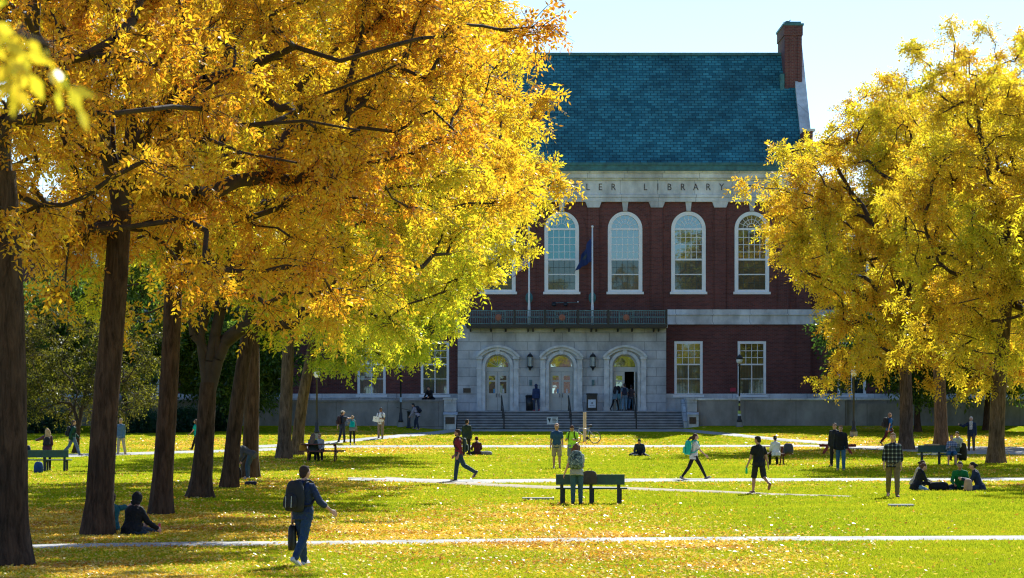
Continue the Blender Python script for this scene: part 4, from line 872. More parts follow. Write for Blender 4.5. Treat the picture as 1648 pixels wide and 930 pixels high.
def person(key, loc, h, yaw, pose, label, skin='light', woman=False, top=None, top_kind='long', top_name='shirt', bottom=(.05, .06, .09), bot_kind='long', bot_name='trousers', hair=(.05, .03, .02), hair_kind='short',
           shoes=(.03, .03, .035), hat=None, pack=None, group=None, dz=0.0, topm=None, hood=False, bottomm=None, scarf=None):
    k = h / 1.75; s = FPX / max(loc[1], 1) * .62
    vox = min(max(.42 / s, .0075), .021) / k
    P = dict(STAND); P.update({q: v for q, v in pose.items()})
    if len(loc) == 2: loc = (loc[0], loc[1], float(gz(loc[0], loc[1])) + dz)
    # joints
    def legj(side, d):
        a, b, f = d; a, b = R(a), R(b); hip = Vector((side * .092, 0, 0))
        t = Vector((side * math.sin(b), math.sin(a) * math.cos(b), -math.cos(a) * math.cos(b))); kn = hip + t * .43
        if isinstance(f, tuple): sh = Vector((side * f[1], f[2], f[3])).normalized()
        else: a2 = a - R(f); sh = Vector((side * math.sin(b) * .3, math.sin(a2), -math.cos(a2))).normalized()
        an = kn + sh * .415
        if isinstance(f, tuple): fd = Vector((side * f[1] * .4, 1, .1)).normalized()
        else:
            fd = Vector((side * .18, math.cos(a2), math.sin(a2))).normalized() if a2 > -.25 else Vector((side * .1, math.cos(a2 * .75), math.sin(a2 * .75))).normalized()
        fd = P.get('fd' + ('r' if side > 0 else 'l')) and Vector(P['fd' + ('r' if side > 0 else 'l')]).normalized() or fd
        return hip, kn, an, fd, sh
    Lg = {1: legj(1, P['rl']), -1: legj(-1, P['ll'])}
    if 'seat' in P: hz = P['seat'] / k
    else: hz = -min(min(l[2].z - .075, (l[2] + l[3] * .17).z - .03) for l in Lg.values())
    lean = R(P.get('lean', 0)); TW = R(P.get('twist', 0)); SL = R(P.get('side', 0))
    MT = Matrix.Translation((0, 0, hz)) @ Matrix.Rotation(-lean, 4, 'X') @ Matrix.Rotation(SL, 4, 'Y') @ Matrix.Rotation(TW, 4, 'Z')
    H0 = Matrix.Translation((0, 0, hz))
    for sd in Lg: Lg[sd] = tuple((H0 @ v) if i < 3 else v for i, v in enumerate(Lg[sd]))
    rot = MT.to_3x3(); Ar = {}
    for sd, key2 in ((1, 'ra'), (-1, 'la')):
        a, b, f, c = P[key2][:4]; a, b, f, c = R(a), R(b), R(f), R(c); sw = .148 if woman else .170
        sh = MT @ Vector((sd * sw, -.01, .425)); u = rot @ Vector((sd * math.sin(b), math.sin(a) * math.cos(b), -math.cos(a) * math.cos(b)))
        el = sh + u * .285; a2 = a + f; fv = rot @ Vector((sd * math.sin(b) - sd * math.sin(c), math.sin(a2), -math.cos(a2))).normalized()
        Ar[sd] = (sh, el, el + fv * .25, fv)
    neck = R(P.get('neck', 0)); hy = R(P.get('hyaw', 0))
    MH = MT @ Matrix.Translation((0, -.005, .545)) @ Matrix.Rotation(-neck + lean * .55, 4, 'X') @ Matrix.Rotation(hy, 4, 'Z') @ Matrix.Rotation(R(P.get('hroll', 0)), 4, 'Y')
    HR = MH.to_3x3().to_4x4()
    root_loc = Vector(loc); S = Matrix.Scale(k, 4)
    sk = cm(SKINS[skin], .5, 'skin'); TS = WTORSO if woman else TORSO; g = .92 if woman else 1.0
    fv = P.get('fat', 1.0)
    TS = [(z, a * fv, b * fv, y) for z, a, b, y in TS]
    def xf(mb): mb.v = [tuple(S @ Vector(v)) for v in mb.v]; return mb
    b = MB(); loft(b, TS, MT)
    for sd, (hip, kn, an, fd, shd) in Lg.items():
        rcone(b, hip, kn, .082 * g * fv, .052); rcone(b, kn, kn + (an - kn) * .38, .052, .054 * g); rcone(b, kn + (an - kn) * .38, an, .054 * g, .034)
        rcone(b, an + Vector((0, 0, -.03)), an + fd * .15 + Vector((0, 0, -.045)), .036, .028)
    for sd, (sh, el, wr, fo) in Ar.items():
        rcone(b, sh, el, .048 * g, .036 * g); rcone(b, el, wr, .037 * g, .024 * g)
        rcone(b, MT @ Vector((sd * .05, -.015, .46)), sh, .045 * g, .047 * g)
        # hand: palm, four fingers, thumb
        inw = rot @ Vector((-sd, .25, 0)); inw = (inw - fo * inw.dot(fo)).normalized(); sp = fo.cross(inw).normalized()
        pc = wr + fo * .045
        rcone(b, wr + fo * .01 - sp * .018, pc + fo * .025 - sp * .028, .016, .015, 8); rcone(b, wr + fo * .01 + sp * .018, pc + fo * .025 + sp * .026, .016, .014, 8); rcone(b, wr, pc + fo * .03, .018, .017, 8)
        for q in range(4):
            o = sp * (-.031 + .0205 * q); ln = (.034, .040, .038, .029)[q]; p0 = pc + fo * .035 + o; p1 = p0 + (fo * .9 + inw * .3).normalized() * ln; p2 = p1 + (fo * .55 + inw * .8).normalized() * ln * .85
            rcone(b, p0, p1, .0095, .009, 6); rcone(b, p1, p2, .009, .0075, 6)
        tb = wr + fo * .025 - sp * .03; front = -sp
        if (rot @ Vector((0, 1, 0))).dot(sp) > 0: tb = wr + fo * .025 + sp * .03; front = sp
        p1 = tb + (front * .6 + fo * .7 + inw * .25).normalized() * .04; rcone(b, tb, p1, .013, .0105, 6); rcone(b, p1, p1 + (fo + inw * .4 + front * .15).normalized() * .03, .0105, .008, 6)
    hc = MH @ Vector((0, .012, .115)); hs = .96 if woman else 1.0
    rcone(b, MT @ Vector((0, -.012, .50)), MH @ Vector((0, -.005, .05)), .056 * g, .052 * g)
    b.sph(hc, .076 * hs, .094 * hs, .112 * hs, 16, HR); b.sph(MH @ Vector((0, .036, .055)), .054 * hs, .056, .052, 12, HR)
    rcone(b, MH @ Vector((0, .098, .125)), MH @ Vector((0, .122, .088)), .009, .015, 6)
    for sd in (-1, 1): b.sph(MH @ Vector((sd * .076, .0, .105)), .012, .022, .032, 8, HR)
    rcone(b, MH @ Vector((-.018, .094, .055)), MH @ Vector((.018, .094, .055)), .009, .009, 6)
    body = remeshed(xf(b), 'person', sk, None, vox * k, 1); body.location = root_loc; body.rotation_euler = (0, 0, R(yaw)); tag(body, label, 'person', group)
    # face
    for sd in (-1, 1):
        e = MB(); e.sph(MH @ Vector((sd * .030, .093, .122)), .013, .006, .008, 8, HR); xf(e).build('eye', cm((.03, .02, .015), .3, 'eye'), body, True)
        e = MB(); e.tube([MH @ Vector((sd * .018, .102, .141)), MH @ Vector((sd * .046, .088, .142))], .0045, 5); xf(e).build('eyebrow', cm(hair, .9, 'hair'), body, True)
    e = MB(); e.sph(MH @ Vector((0, .1, .055)), .022, .007, .006, 8, HR); xf(e).build('mouth', cm((.30, .10, .08), .5, 'skin'), body, True)
    sd_ = hash(label) % 97
    sd_ = sum(ord(c) for c in label) % 97
    # clothing
    if top is not None:
        t = MB(); inf = .022 if top_name in ('jacket', 'hooded_jacket', 'sweater') else .014; lo = -.13 if top_name != 'jacket' else -.15
        secs = [(lo, TS[1][1] + inf + .006, TS[1][2] + inf + .008, -.012)] + [(z, a + inf, d + inf, y) for z, a, d, y in TS if -.07 < z < .5] + [(.51, .074, .068, -.012), (.53, .060, .060, -.01)]
        loft(t, secs, MT)
        for sd, (sh, el, wr, fo) in Ar.items():
            rcone(t, MT @ Vector((sd * .05, -.012, .462)), sh, .045 * g + inf * .5, .049 * g + inf * .6); 
            if top_kind == 'long': rcone(t, sh, el, .05 * g + inf, .042 * g + inf); rcone(t, el, wr - fo * .01, .042 * g + inf, .03 * g + inf)
            elif top_kind == 'elbow': rcone(t, sh, el, .05 * g + inf, .045 * g + inf); rcone(t, el, el + (wr - el) * .35, .045 * g + inf, .042 * g + inf)
            elif top_kind == 'short': rcone(t, sh, sh + (el - sh) * .55, .05 * g + inf, .052 * g + inf)
        if hood: t.sph(MT @ Vector((0, -.075, .50)), .10, .06, .06, 12, rot.to_4x4())
        remeshed(xf(t), top_name, topm or cm(top), body, vox * k, 2, .005, sd_)
    t = MB(); inf = .016
    loft(t, [(-.13, .15 * fv, .11 * fv, -.012), (-.09, .168 * fv + inf, .115 * fv + inf, -.012), (0, .172 * fv + inf, .118 * fv + inf, -.012), (.07, .155 * fv + inf * .6, .105 * fv + inf * .6, 0)], MT if 'seat' in P else Matrix.Translation((0, 0, hz)))
    for sd, (hip, kn, an, fd, shd) in Lg.items():
        tight = .007 if bot_kind == 'tight' else .018
        rcone(t, hip, kn, .086 * g * fv + tight, .055 + tight)
        if bot_kind in ('long', 'tight'):
            m_ = kn + (an - kn) * .4; rcone(t, kn, m_, .055 + tight, .054 * g + tight); rcone(t, m_, an - shd * .005, .054 * g + tight, (.036 if bot_kind == 'tight' else .044) + tight * .8)
        elif bot_kind == 'shorts': t.tube([hip + (kn - hip) * .5, kn + (kn - hip).normalized() * .02], [.075 * fv + tight, .07 + tight], 14)
    remeshed(xf(t), bot_name, bottomm or cm(bottom), body, vox * k, 2, .005 if bot_kind != 'tight' else .002, sd_ + 3)
    for sd, (hip, kn, an, fd, shd) in Lg.items():
        up = (Vector((0, 0, 1)) - fd * fd.z).normalized() if abs(fd.z) < .95 else Vector((0, -1, 0)); sdv = fd.cross(up).normalized()
        Mf = Matrix((( sdv.x, fd.x, up.x, an.x), (sdv.y, fd.y, up.y, an.y), (sdv.z, fd.z, up.z, an.z), (0, 0, 0, 1)))
        f = MB(); secs = []
        for y, hw, zt, zb in ((-.075, .022, -.03, -.07), (-.065, .034, .0, -.078), (-.02, .038, .01, -.079), (.05, .040, -.015, -.078), (.11, .046, -.035, -.078), (.155, .040, -.047, -.077), (.182, .018, -.057, -.074)):
            secs.append((y, hw, zt, zb))
        vs = []; fs = []; n = 10
        for y, hw, zt, zb in secs:
            for q in range(n): a = 2 * PI * q / n; vs.append(Mf @ Vector((hw * math.cos(a), y, (zt + zb) / 2 + (zt - zb) / 2 * math.copysign(abs(math.sin(a)) ** .6, math.sin(a)))))
        for i in range(len(secs) - 1):
            for q in range(n): fs.append((i * n + q, i * n + (q + 1) % n, (i + 1) * n + (q + 1) % n, (i + 1) * n + q))
        fs += [tuple(range(n - 1, -1, -1)), tuple(range((len(secs) - 1) * n, len(secs) * n))]
        f.add(vs, fs); xf(f).build('shoe', cm(shoes, .5, 'shoe'), body, True)
    # hair or hood
    hm = cm(hair, .85, 'hair')
    if hair_kind:
        t = MB()
        if hair_kind == 'hood':
            t.sph(MH @ Vector((0, -.012, .125)), .105, .118, .135, 16, HR); t.sph(MH @ Vector((0, -.03, .02)), .10, .10, .09, 12, HR)
            remeshed(xf(t), 'hood', cm(hair), body, vox * k, 2, .004, 3)
        else:
            t.sph(MH @ Vector((0, -.012, .140)), .084 * hs, .094 * hs, .100 * hs, 16, HR); t.sph(MH @ Vector((0, -.045, .09)), .074 * hs, .058, .075, 12, HR)
            if hair_kind == 'short': t.sph(MH @ Vector((0, .045, .205)), .055, .045, .028, 10, HR)
            if hair_kind in ('long', 'forward'):
                for sd in (-1, 0, 1):
                    if hair_kind == 'long': pts = [MH @ Vector((sd * .05, -.05, .12)), MH @ Vector((sd * .065, -.085, .0)), MT @ Vector((sd * .07, -.135, .40)), MT @ Vector((sd * .055, -.15, .24))]
                    else: pts = [MH @ Vector((sd * .05, -.02, .12)), MH @ Vector((sd * .07, .03, .0)), MH @ Vector((sd * .07, .07, -.16)), MH @ Vector((sd * .05, .09, -.30))]
                    for q in range(3): rcone(t, pts[q], pts[q + 1], (.055, .058, .05)[q], (.058, .05, .022)[q])
                for sd in (-1, 1): rcone(t, MH @ Vector((sd * .07, .01, .15)), MH @ Vector((sd * .072, -.01, .0)), .03, .032)
            if hair_kind == 'windy':
                for q, (dx, dz_) in enumerate(((0, .02), (.03, -.04), (-.03, -.06), (0, -.1))): rcone(t, MH @ Vector((dx, -.05, .13)), MH @ Vector((dx, -.20 - .03 * q, .06 + dz_)), .05, .02)
                rcone(t, MH @ Vector((0, -.05, .1)), MH @ Vector((0, -.09, -.02)), .055, .03)
            if hair_kind in ('ponytail', 'bun'):
                rcone(t, MH @ Vector((0, -.09, .13)), MH @ Vector((0, -.13, .08)), .03, .035)
                if hair_kind == 'ponytail': rcone(t, MH @ Vector((0, -.13, .08)), MH @ Vector((0, -.13, -.09)), .035, .012)
            if hair_kind == 'beard': t.sph(MH @ Vector((0, .052, .035)), .052, .05, .04, 10, HR); t.sph(MH @ Vector((0, .045, .205)), .055, .045, .028, 10, HR)
            remeshed(xf(t), 'hair', hm, body, vox * k, 1, .004, 5)
    if hat is not None:
        t = MB(); t.sph(MH @ Vector((0, -.005, .165)), .090, .104, .085, 16, HR); rcone(t, MH @ Vector((-.03, .09, .165)), MH @ Vector((-.025, .155, .15)), .02, .012); rcone(t, MH @ Vector((.03, .09, .165)), MH @ Vector((.025, .155, .15)), .02, .012); rcone(t, MH @ Vector((0, .09, .167)), MH @ Vector((0, .165, .15)), .02, .012)
        remeshed(xf(t), 'cap', cm(hat), body, vox * k, 1)
    if scarf is not None:
        t = MB(); rcone(t, MT @ Vector((-.05, .05, .53)), MT @ Vector((.05, .05, .53)), .045, .045)
        for sx in (-1, 1): rcone(t, MT @ Vector((sx * .045, .07, .50)), MT @ Vector((sx * .035, .145, .18)), .045, .04)
        remeshed(xf(t), 'scarf', scarf, body, vox * k, 1, .004, 2)
    W = Matrix.Translation(root_loc) @ Matrix.Rotation(R(yaw), 4, 'Z') @ S
    PEOPLE[key] = dict(W=W, MT=MT, Ar=Ar, MH=MH, Lg=Lg, body=body, k=k)
    if pack: backpack(key, **pack)
    return body
def rbox(mb, c, sx, sy, sz, M, r=.3, n=16, taper=.85):
    """soft rounded bag body"""
    secs = []
    for z, f in ((-.5, .72), (-.46, .92), (-.3, 1), (0, 1), (.25, .97), (.4, .86), (.47, .66), (.5, .35)):
        secs.append((c[2] + z * sz, sx / 2 * f * (1 if z < 0 else (1 - (1 - taper) * z * 2)), sy / 2 * f, c[1]))
    loft(mb, secs, M @ Matrix.Translation((c[0], 0, 0)), n)
def backpack(key, col=(.02, .02, .025), pocket=None, label='', w=.30, h=.46, d=.17, group=None, name='backpack', mat=None, stripe=False):
    Q = PEOPLE[key]; M = Q['MT']; m = mat or cm(col); W = Q['W']
    L = W @ M; loc = L @ Vector((0, -.2, .22)); ML = Matrix.Translation(-loc) @ W
    e = empty(name, loc); tag(e, label, 'backpack', group)
    b = MB(); rbox(b, (0, -.135 - d / 2, .26), w, d, h, M); b.v = [tuple(ML @ Vector(v)) for v in b.v]; b.build('bag_body', m, e, True)
    p = MB(); rbox(p, (0, -.15 - d, .17), w * .78, .07, h * .45, M); p.v = [tuple(ML @ Vector(v)) for v in p.v]; p.build('front_pocket', pocket or m, e, True)
    for sd in (-1, 1):
        s = MB(); pts = [(sd * .09, -.14, .44), (sd * .095, -.10, .515), (sd * .10, -.01, .54), (sd * .105, .09, .50), (sd * .115, .135, .36), (sd * .15, .10, .22), (sd * .17, -.02, .12), (sd * .12, -.14, .10)]
        s.tube([M @ Vector(q) for q in pts], .02, 6); s.v = [tuple(ML @ Vector(v)) for v in s.v]; s.build('strap', m, e, True)
    if stripe:
        for sx in (-.06, .06): s = MB(); s.tube([M @ Vector((sx, -.19 - d, .06)), M @ Vector((sx, -.19 - d, .25))], .006, 5); s.v = [tuple(ML @ Vector(v)) for v in s.v]; s.build('piping', cm((.5, .5, .5)), e)
    return e
def bag(name, px, py, sx, sy, sz, col, label, cat='bag', yaw=0, tilt=0, loc=None, strap=True, pocket=True):
    x, y, z = loc or G(px, py); e = empty(name, (x, y, z), R(yaw)); tag(e, label, cat)
    M = Matrix.Rotation(R(tilt), 4, 'X'); b = MB(); rbox(b, (0, 0, sz / 2), sx, sy, sz, M); b.build('bag_body', cm(col), e, True)
    if pocket: b = MB(); rbox(b, (0, -sy / 2, sz * .33), sx * .7, .06, sz * .45, M); b.build('front_pocket', cm(tuple(c * .8 for c in col)), e, True)
    if strap: s = MB(); s.tube([M @ Vector((-.05, 0, sz * .96)), M @ Vector((-.04, 0, sz + .05)), M @ Vector((.04, 0, sz + .05)), M @ Vector((.05, 0, sz * .96))], .009, 6); s.build('handle', cm(tuple(c * .7 for c in col)), e, True)
    return e
def pattern_mat(name, a, b, c, scale, kind='check'):
    m, nt, nd, L = newmat(name); out = N(nt, 'ShaderNodeOutputMaterial'); p = N(nt, 'ShaderNodeBsdfPrincipled', Roughness=.85); p.inputs['Specular IOR Level'].default_value = .2
    tc = N(nt, 'ShaderNodeTexCoord')
    if kind == 'check':
        sp = N(nt, 'ShaderNodeSeparateXYZ'); L.new(tc.outputs['Object'], sp.inputs[0]); fs = []
        for ax in ('X', 'Z'):
            s = N(nt, 'ShaderNodeMath', operation='MULTIPLY'); s.inputs[1].default_value = scale; L.new(sp.outputs[ax], s.inputs[0]); f = N(nt, 'ShaderNodeMath', operation='FRACT'); L.new(s.outputs[0], f.inputs[0])
            g = N(nt, 'ShaderNodeMath', operation='LESS_THAN'); g.inputs[1].default_value = .32; L.new(f.outputs[0], g.inputs[0]); fs.append(g)
        ad = N(nt, 'ShaderNodeMath', operation='ADD'); L.new(fs[0].outputs[0], ad.inputs[0]); L.new(fs[1].outputs[0], ad.inputs[1])
        dv = N(nt, 'ShaderNodeMath', operation='DIVIDE'); L.new(ad.outputs[0], dv.inputs[0]); dv.inputs[1].default_value = 2; src = dv.outputs[0]
        r = ramp(nt, [(0, a), (.5, b), (1, c)])
    else:
        v = N(nt, 'ShaderNodeTexNoise', Scale=scale, Detail=3.0, Distortion=1.5); L.new(tc.outputs['Object'], v.inputs['Vector']); src = v.outputs['Fac']
        r = ramp(nt, [(.38, a), (.42, b), (.55, b), (.58, c)]); r.color_ramp.interpolation = 'CONSTANT'
    L.new(src, r.inputs['Fac']); L.new(r.outputs['Color'], p.inputs['Base Color']); L.new(p.outputs[0], out.inputs['Surface']); return m
PLAID = pattern_mat('plaid_cloth', (.012, .014, .018), (.06, .065, .07), (.30, .31, .30), 9)
PLAIDB = pattern_mat('blue_plaid_cloth', (.10, .13, .22), (.22, .26, .38), (.5, .52, .6), 14)
CAMO = pattern_mat('printed_pack_cloth', (.02, .03, .035), (.10, .15, .15), (.38, .45, .42), 16, 'noise')
SCARF = pattern_mat('scarf_cloth', (.12, .10, .10), (.60, .58, .55), (.45, .30, .22), 20, 'noise')
NAVY = (.018, .026, .055); JEANS = (.045, .085, .16); BLK = (.010, .010, .012); KHAKI = (.30, .22, .13)
# --- the front figure, walking away
g = G(488, 911)
person('front', g[:2], 1.80, -34, dict(lean=4, ll=(14, 3, 4), rl=(-16, 2, 20), ra=(16, 26, 34, -6), la=(-6, 6, 8, 6), neck=2, hyaw=-4), 'man in navy shirt and jeans walking away close to the viewer, carrying two bags', 'light', top=(.020, .032, .085), top_kind='elbow', bottom=(.022, .045, .10), hair=(.035, .018, .012), shoes=(.55, .55, .58),
       pack=dict(label='black backpack with grey piping on the navy shirted man in front', w=.36, h=.52, d=.22, stripe=True))
person('hooded', G(212, 861)[:2], 1.80, -42, dict(lean=14, neck=8, ll=(88, 8, 6), rl=(62, 22, 66), ra=(40, 14, 30, 0), la=(30, 10, 60, 20), seat=.11, fat=1.28), 'person in black hooded jacket sitting against the reddish ash trunk, seen from behind', top=BLK, top_name='hooded_jacket', bottom=(.02, .03, .05), hair=(.012, .012, .014), hair_kind='hood', shoes=(.6, .08, .06))
x, y, z = G(184, 858)
person('elbow', (x - .12, y + .42), 1.70, 20, dict(lean=-5, rl=(60, 8, 100), ll=(75, 8, 110), ra=(95, 62, 30, 10), la=(30, 6, 40, 20), seat=.11), 'person in teal top mostly hidden by the reddish ash trunk, only an elbow showing', top=(.02, .10, .12), top_kind='short', bottom=BLK)
# left bench group
person('blonde', G(76, 757)[:2], 1.66, 8, dict(lean=2, ll=(2, 2, 3), rl=(-2, 2, 2), la=(70, 35, 10, 0), ra=(5, 8, 40, 30), hyaw=30), 'blonde woman in plum jacket reaching out beside the left bench', woman=True, top=(.10, .035, .055), top_name='jacket', bottom=BLK, bot_kind='tight', bot_name='leggings', hair=(.50, .33, .16), hair_kind='long',
       pack=dict(label='small dark backpack on the blonde woman by the left bench', col=(.02, .02, .03), w=.26, h=.34, d=.13))
person('capped', G(38, 757)[:2], 1.75, 100, dict(SIT), 'person in a grey cap sitting on the left bench, mostly behind the first trunk', top=NAVY, top_name='jacket', bottom=(.05, .06, .09), hat=(.3, .3, .3), pack=dict(label='navy backpack on the capped person sitting on the left bench', col=NAVY, w=.3, h=.42))
bag('backpack', 62, 761, .36, .22, .42, (.015, .05, .22), 'bright blue backpack on the grass at the left bench', 'backpack')
person('green_walk', G(117, 734)[:2], 1.78, -75, dict(WALK1), 'man in dark green jacket walking on the path behind the left bench', top=(.012, .05, .035), top_name='jacket', bottom=(.10, .14, .20), hair=(.10, .06, .04), pack=dict(label='black backpack on the man in the dark green jacket', w=.3, h=.46))
person('denim', G(195, 732)[:2], 1.80, 150, dict(WALK2, rl=(8, 2, 4), ll=(-8, 2, 6), ra=(5, 8, 12, 4), la=(5, 8, 12, 4)), 'man in blue denim shirt and pale khaki trousers standing right of the reddish trunk', top=(.10, .16, .24), bottom=(.42, .36, .27), hair=(.32, .25, .2), top_name='jacket')
person('teal_hidden', G(316, 724)[:2], 1.68, 70, dict(WALK1), 'person in turquoise top almost hidden behind the forked trunk', woman=True, top=(.03, .35, .33), top_kind='short', bottom=BLK, hair_kind='long', hair=(.12, .07, .04))
person('bent', G(405, 771)[:2], 1.68, 70, dict(lean=62, neck=38, rl=(26, 3, 24), ll=(18, 3, 22), ra=(48, 6, 50, 20), la=(50, 6, 45, 20)), 'woman with long brown hair bending forward at the trunk in the left row', woman=True, top=(.05, .055, .07), top_name='jacket', bottom=(.03, .06, .10), hair=(.20, .075, .03), hair_kind='forward', shoes=(.4, .4, .4))
bag('shoulder_bag', 382, 771, .30, .2, .42, BLK, 'black upright bag at the foot of the trunk beside the bending woman'); bag('shoulder_bag', 404, 781, .42, .28, .14, (.012, .016, .03), 'small dark bag lying in the leaves in front of the bending woman')
# picnic table left
TB1 = G(516, 743)
x, y, z = G(502, 742)
person('picnic', (x, y + .05), 1.70, -12, dict(SIT, lean=18, neck=15, rl=(70, 10, 62), ll=(86, 14, 92), fat=1.15), 'long haired woman in dark grey coat sitting at the left picnic table', woman=True, top=(.045, .055, .055), top_name='jacket', bottom=BLK, hair=(.16, .10, .06), hair_kind='long')
bag('tote_bag', 0, 0, .34, .16, .34, (.50, .24, .02), 'mustard yellow bag on the picnic table seat beside the grey coated woman', loc=(x - .38, y + .06, .45), pocket=False)
person('picnic2', (x + .25, y + 1.75), 1.66, 172, dict(SIT, lean=20, neck=18), 'woman facing the grey coated woman across the left picnic table', woman=True, top=(.35, .33, .36), bottom=BLK, hair=(.12, .08, .05), hair_kind='bun')
# by the far path
person('capguy', G(551, 712)[:2], 1.80, -60, dict(WALK2, lean=2, ra=(80, 10, 25, 20), rl=(6, 3, 4), ll=(-6, 3, 10)), 'man in a beige cap and navy t-shirt reaching a hand towards his companion', top=NAVY, top_kind='short', bottom=NAVY, bot_kind='long', hat=(.55, .48, .38), pack=dict(label='dark red trimmed backpack of the man in the beige cap', col=(.03, .015, .02)))
person('tealpack', G(567, 716)[:2], 1.66, 5, dict(WALK1, rl=(4, 2, 3), ll=(-6, 2, 8), ra=(10, 12, 14, 0), la=(60, 20, 100, 10)), 'woman with a teal backpack walking beside the man in the beige cap', woman=True, top=(.16, .16, .17), bottom=BLK, bot_kind='tight', bot_name='leggings', hair=(.38, .26, .13), hair_kind='bun', shoes=(.6, .6, .6), pack=dict(label='small teal backpack on the woman beside the capped man', col=(.02, .30, .27), w=.28, h=.36, d=.13))
person('whiteshirt', G(613, 706)[:2], 1.80, 160, dict(STAND, ll=(8, 3, 6), ra=(15, 8, 80, 20), la=(15, 8, 85, 30)), 'man in white t-shirt and khaki trousers holding papers on the walk', 'brown', top=(.72, .74, .78), top_kind='short', bottom=(.24, .17, .11), hair=(.01, .01, .01), pack=dict(label='dark backpack on the man in the white t-shirt', col=(.03, .02, .03), w=.28))
person('leaning', G(672, 691)[:2], 1.75, 72, dict(lean=28, rl=(26, 3, 22), ll=(0, 3, 14), ra=(42, 6, 20, 4), la=(45, 6, 20, 4), neck=4), 'man in pale lilac sweater leaning on the black stand by the retaining wall', top=(.34, .31, .38), top_name='sweater', bottom=(.02, .03, .06), hair=(.02, .02, .02), shoes=(.3, .2, .3), pack=dict(label='black backpack on the leaning man by the retaining wall', col=(.015, .018, .03)))
person('walltop', (fx(693, 187.6), 187.7, TR - .08), 1.75, 150, dict(CROSS), 'person in black sitting on top of the left retaining wall under the window', top=BLK, top_name='jacket', bottom=BLK)
person('maroon', G(738, 775)[:2], 1.80, 84, dict(lean=3, rl=(10, 1, 4), ll=(-26, 1, 34), ra=(6, 6, 30, 10), la=(-18, 6, 40, 8), fdl=(.1, .55, -.83)), 'bearded man in maroon shirt walking left along the middle path', 'tan', top=(.16, .015, .03), top_kind='elbow', bottom=(.022, .045, .06), hair=(.05, .02, .012), hair_kind='beard', pack=dict(label='dark green backpack on the man in the maroon shirt', col=(.03, .045, .035), w=.3, d=.15))
person('darkgreen', G(751, 733)[:2], 1.76, -30, dict(STAND, lean=4), 'man in dark green jacket and black trousers standing behind the maroon shirted man', top=(.02, .035, .03), top_name='jacket', bottom=BLK, hair=(.02, .015, .015))
person('redcap', G(768, 732)[:2], 1.72, 10, dict(CROSS, lean=14), 'person in dark plum top and red cap sitting on the grass, back to the viewer', top=(.06, .012, .022), bottom=BLK, hair=(.02, .01, .01), hat=(.22, .01, .02))
bag('shoulder_bag', 783, 732, .55, .3, .18, (.25, .24, .27), 'pale grey and pink bag lying right of the person in the red cap')
person('blueshorts', G(896, 754)[:2], 1.78, 178, dict(STAND, lean=2, ll=(4, 2, 3), rl=(-2, 2, 6), ra=(-2, 9, 12, 4), la=(2, 9, 14, 4)), 'man in cap, navy blue t-shirt and khaki shorts walking towards the viewer', 'tan', top=(.025, .065, .15), top_kind='short', bottom=(.33, .26, .16), bot_kind='shorts', bot_name='shorts', hat=(.45, .28, .2), hair=(.1, .06, .04))
person('neon', G(921, 753)[:2], 1.74, 165, dict(STAND, neck=38, ra=(18, 14, 82, 35), la=(18, 14, 80, 35)), 'person in neon yellow green t-shirt looking down at a phone', 'tan', top=(.50, .85, .01), top_kind='short', bottom=(.16, .18, .22), bot_kind='shorts', bot_name='shorts', hair=(.08, .03, .02), pack=dict(label='small black backpack whose straps cross the neon t-shirt', col=BLK, w=.26, h=.4))
person('benchwoman', G(928, 812)[:2], 1.72, -6, dict(lean=14, rl=(10, 1, 10), ll=(4, 1, 6), la=(20, 22, 2, 0), ra=(20, 4, 50, 30), neck=10, hyaw=-35), 'woman with long light brown hair leaning on the big bench in mid lawn', woman=True, top=(.34, .35, .33), top_kind='short', bottom=(.045, .10, .13), hair=(.15, .065, .028), hair_kind='long', pack=dict(label='grey green printed backpack on the woman at the big bench', mat=CAMO, w=.38, h=.5, d=.24))
person('reader', G(1030, 733)[:2], 1.72, 172, dict(CROSS, lean=30, neck=25, ll=(74, 30, ('v', .5, .85, -.12))), 'person in navy sitting cross legged alone on the far lawn', 'tan', top=NAVY, top_name='sweater', bottom=NAVY, hair=(.02, .012, .01), shoes=(.35, .2, .15))
person('tealwalk', G(1117, 772)[:2], 1.70, -82, dict(lean=5, rl=(30, 1, 4), ll=(-22, 1, 14), la=(-12, 4, 20, 6), ra=(38, 8, 14, 2), fdr=(0, .9, .42)), 'woman with a teal backpack striding right on the middle path, dark hair blowing', woman=True, top=(.62, .60, .60), top_kind='short', bottom=BLK, bot_kind='tight', bot_name='leggings', hair=(.06, .025, .02), hair_kind='windy', shoes=(.25, .2, .2), pack=dict(label='teal and mint backpack on the striding woman', col=(.05, .42, .32), pocket=cm((.10, .55, .42)), w=.33, h=.5, d=.22))
person('blacktee', G(1221, 794)[:2], 1.77, 22, dict(STAND, lean=3, ll=(12, 2, 6), rl=(-16, 2, 44), la=(4, 16, 12, -4), ra=(-4, 14, 16, -4), neck=16, hyaw=25), 'man in black t-shirt and black shorts walking away with a green bottle', 'tan', top=BLK, top_kind='short', bottom=(.022, .02, .02), bot_kind='shorts', bot_name='shorts', hair=(.02, .012, .01), shoes=(.20, .09, .07))
TB2 = G(1247, 748)
x, y, z = TB2
person('whiteblouse', (x + .05, y + .05), 1.68, 10, dict(SIT, lean=14, neck=10), 'woman in white blouse with dark ponytail sitting at the middle picnic table', woman=True, top=(.62, .63, .64), top_name='sweater', bottom=(.03, .02, .02), hair=(.02, .012, .01), hair_kind='ponytail')
person('jeansguy', G(1353, 757)[:2], 1.80, 172, dict(STAND, neck=14, ll=(6, 2, 5), rl=(-5, 2, 10), ra=(-6, 8, 20, 0), la=(6, 8, 14, 4), hyaw=-10), 'man in black jacket and blue jeans walking towards the viewer on the right lawn', top=BLK, top_name='jacket', bottom=(.055, .13, .22), hair=(.22, .12, .05), hair_kind='short')
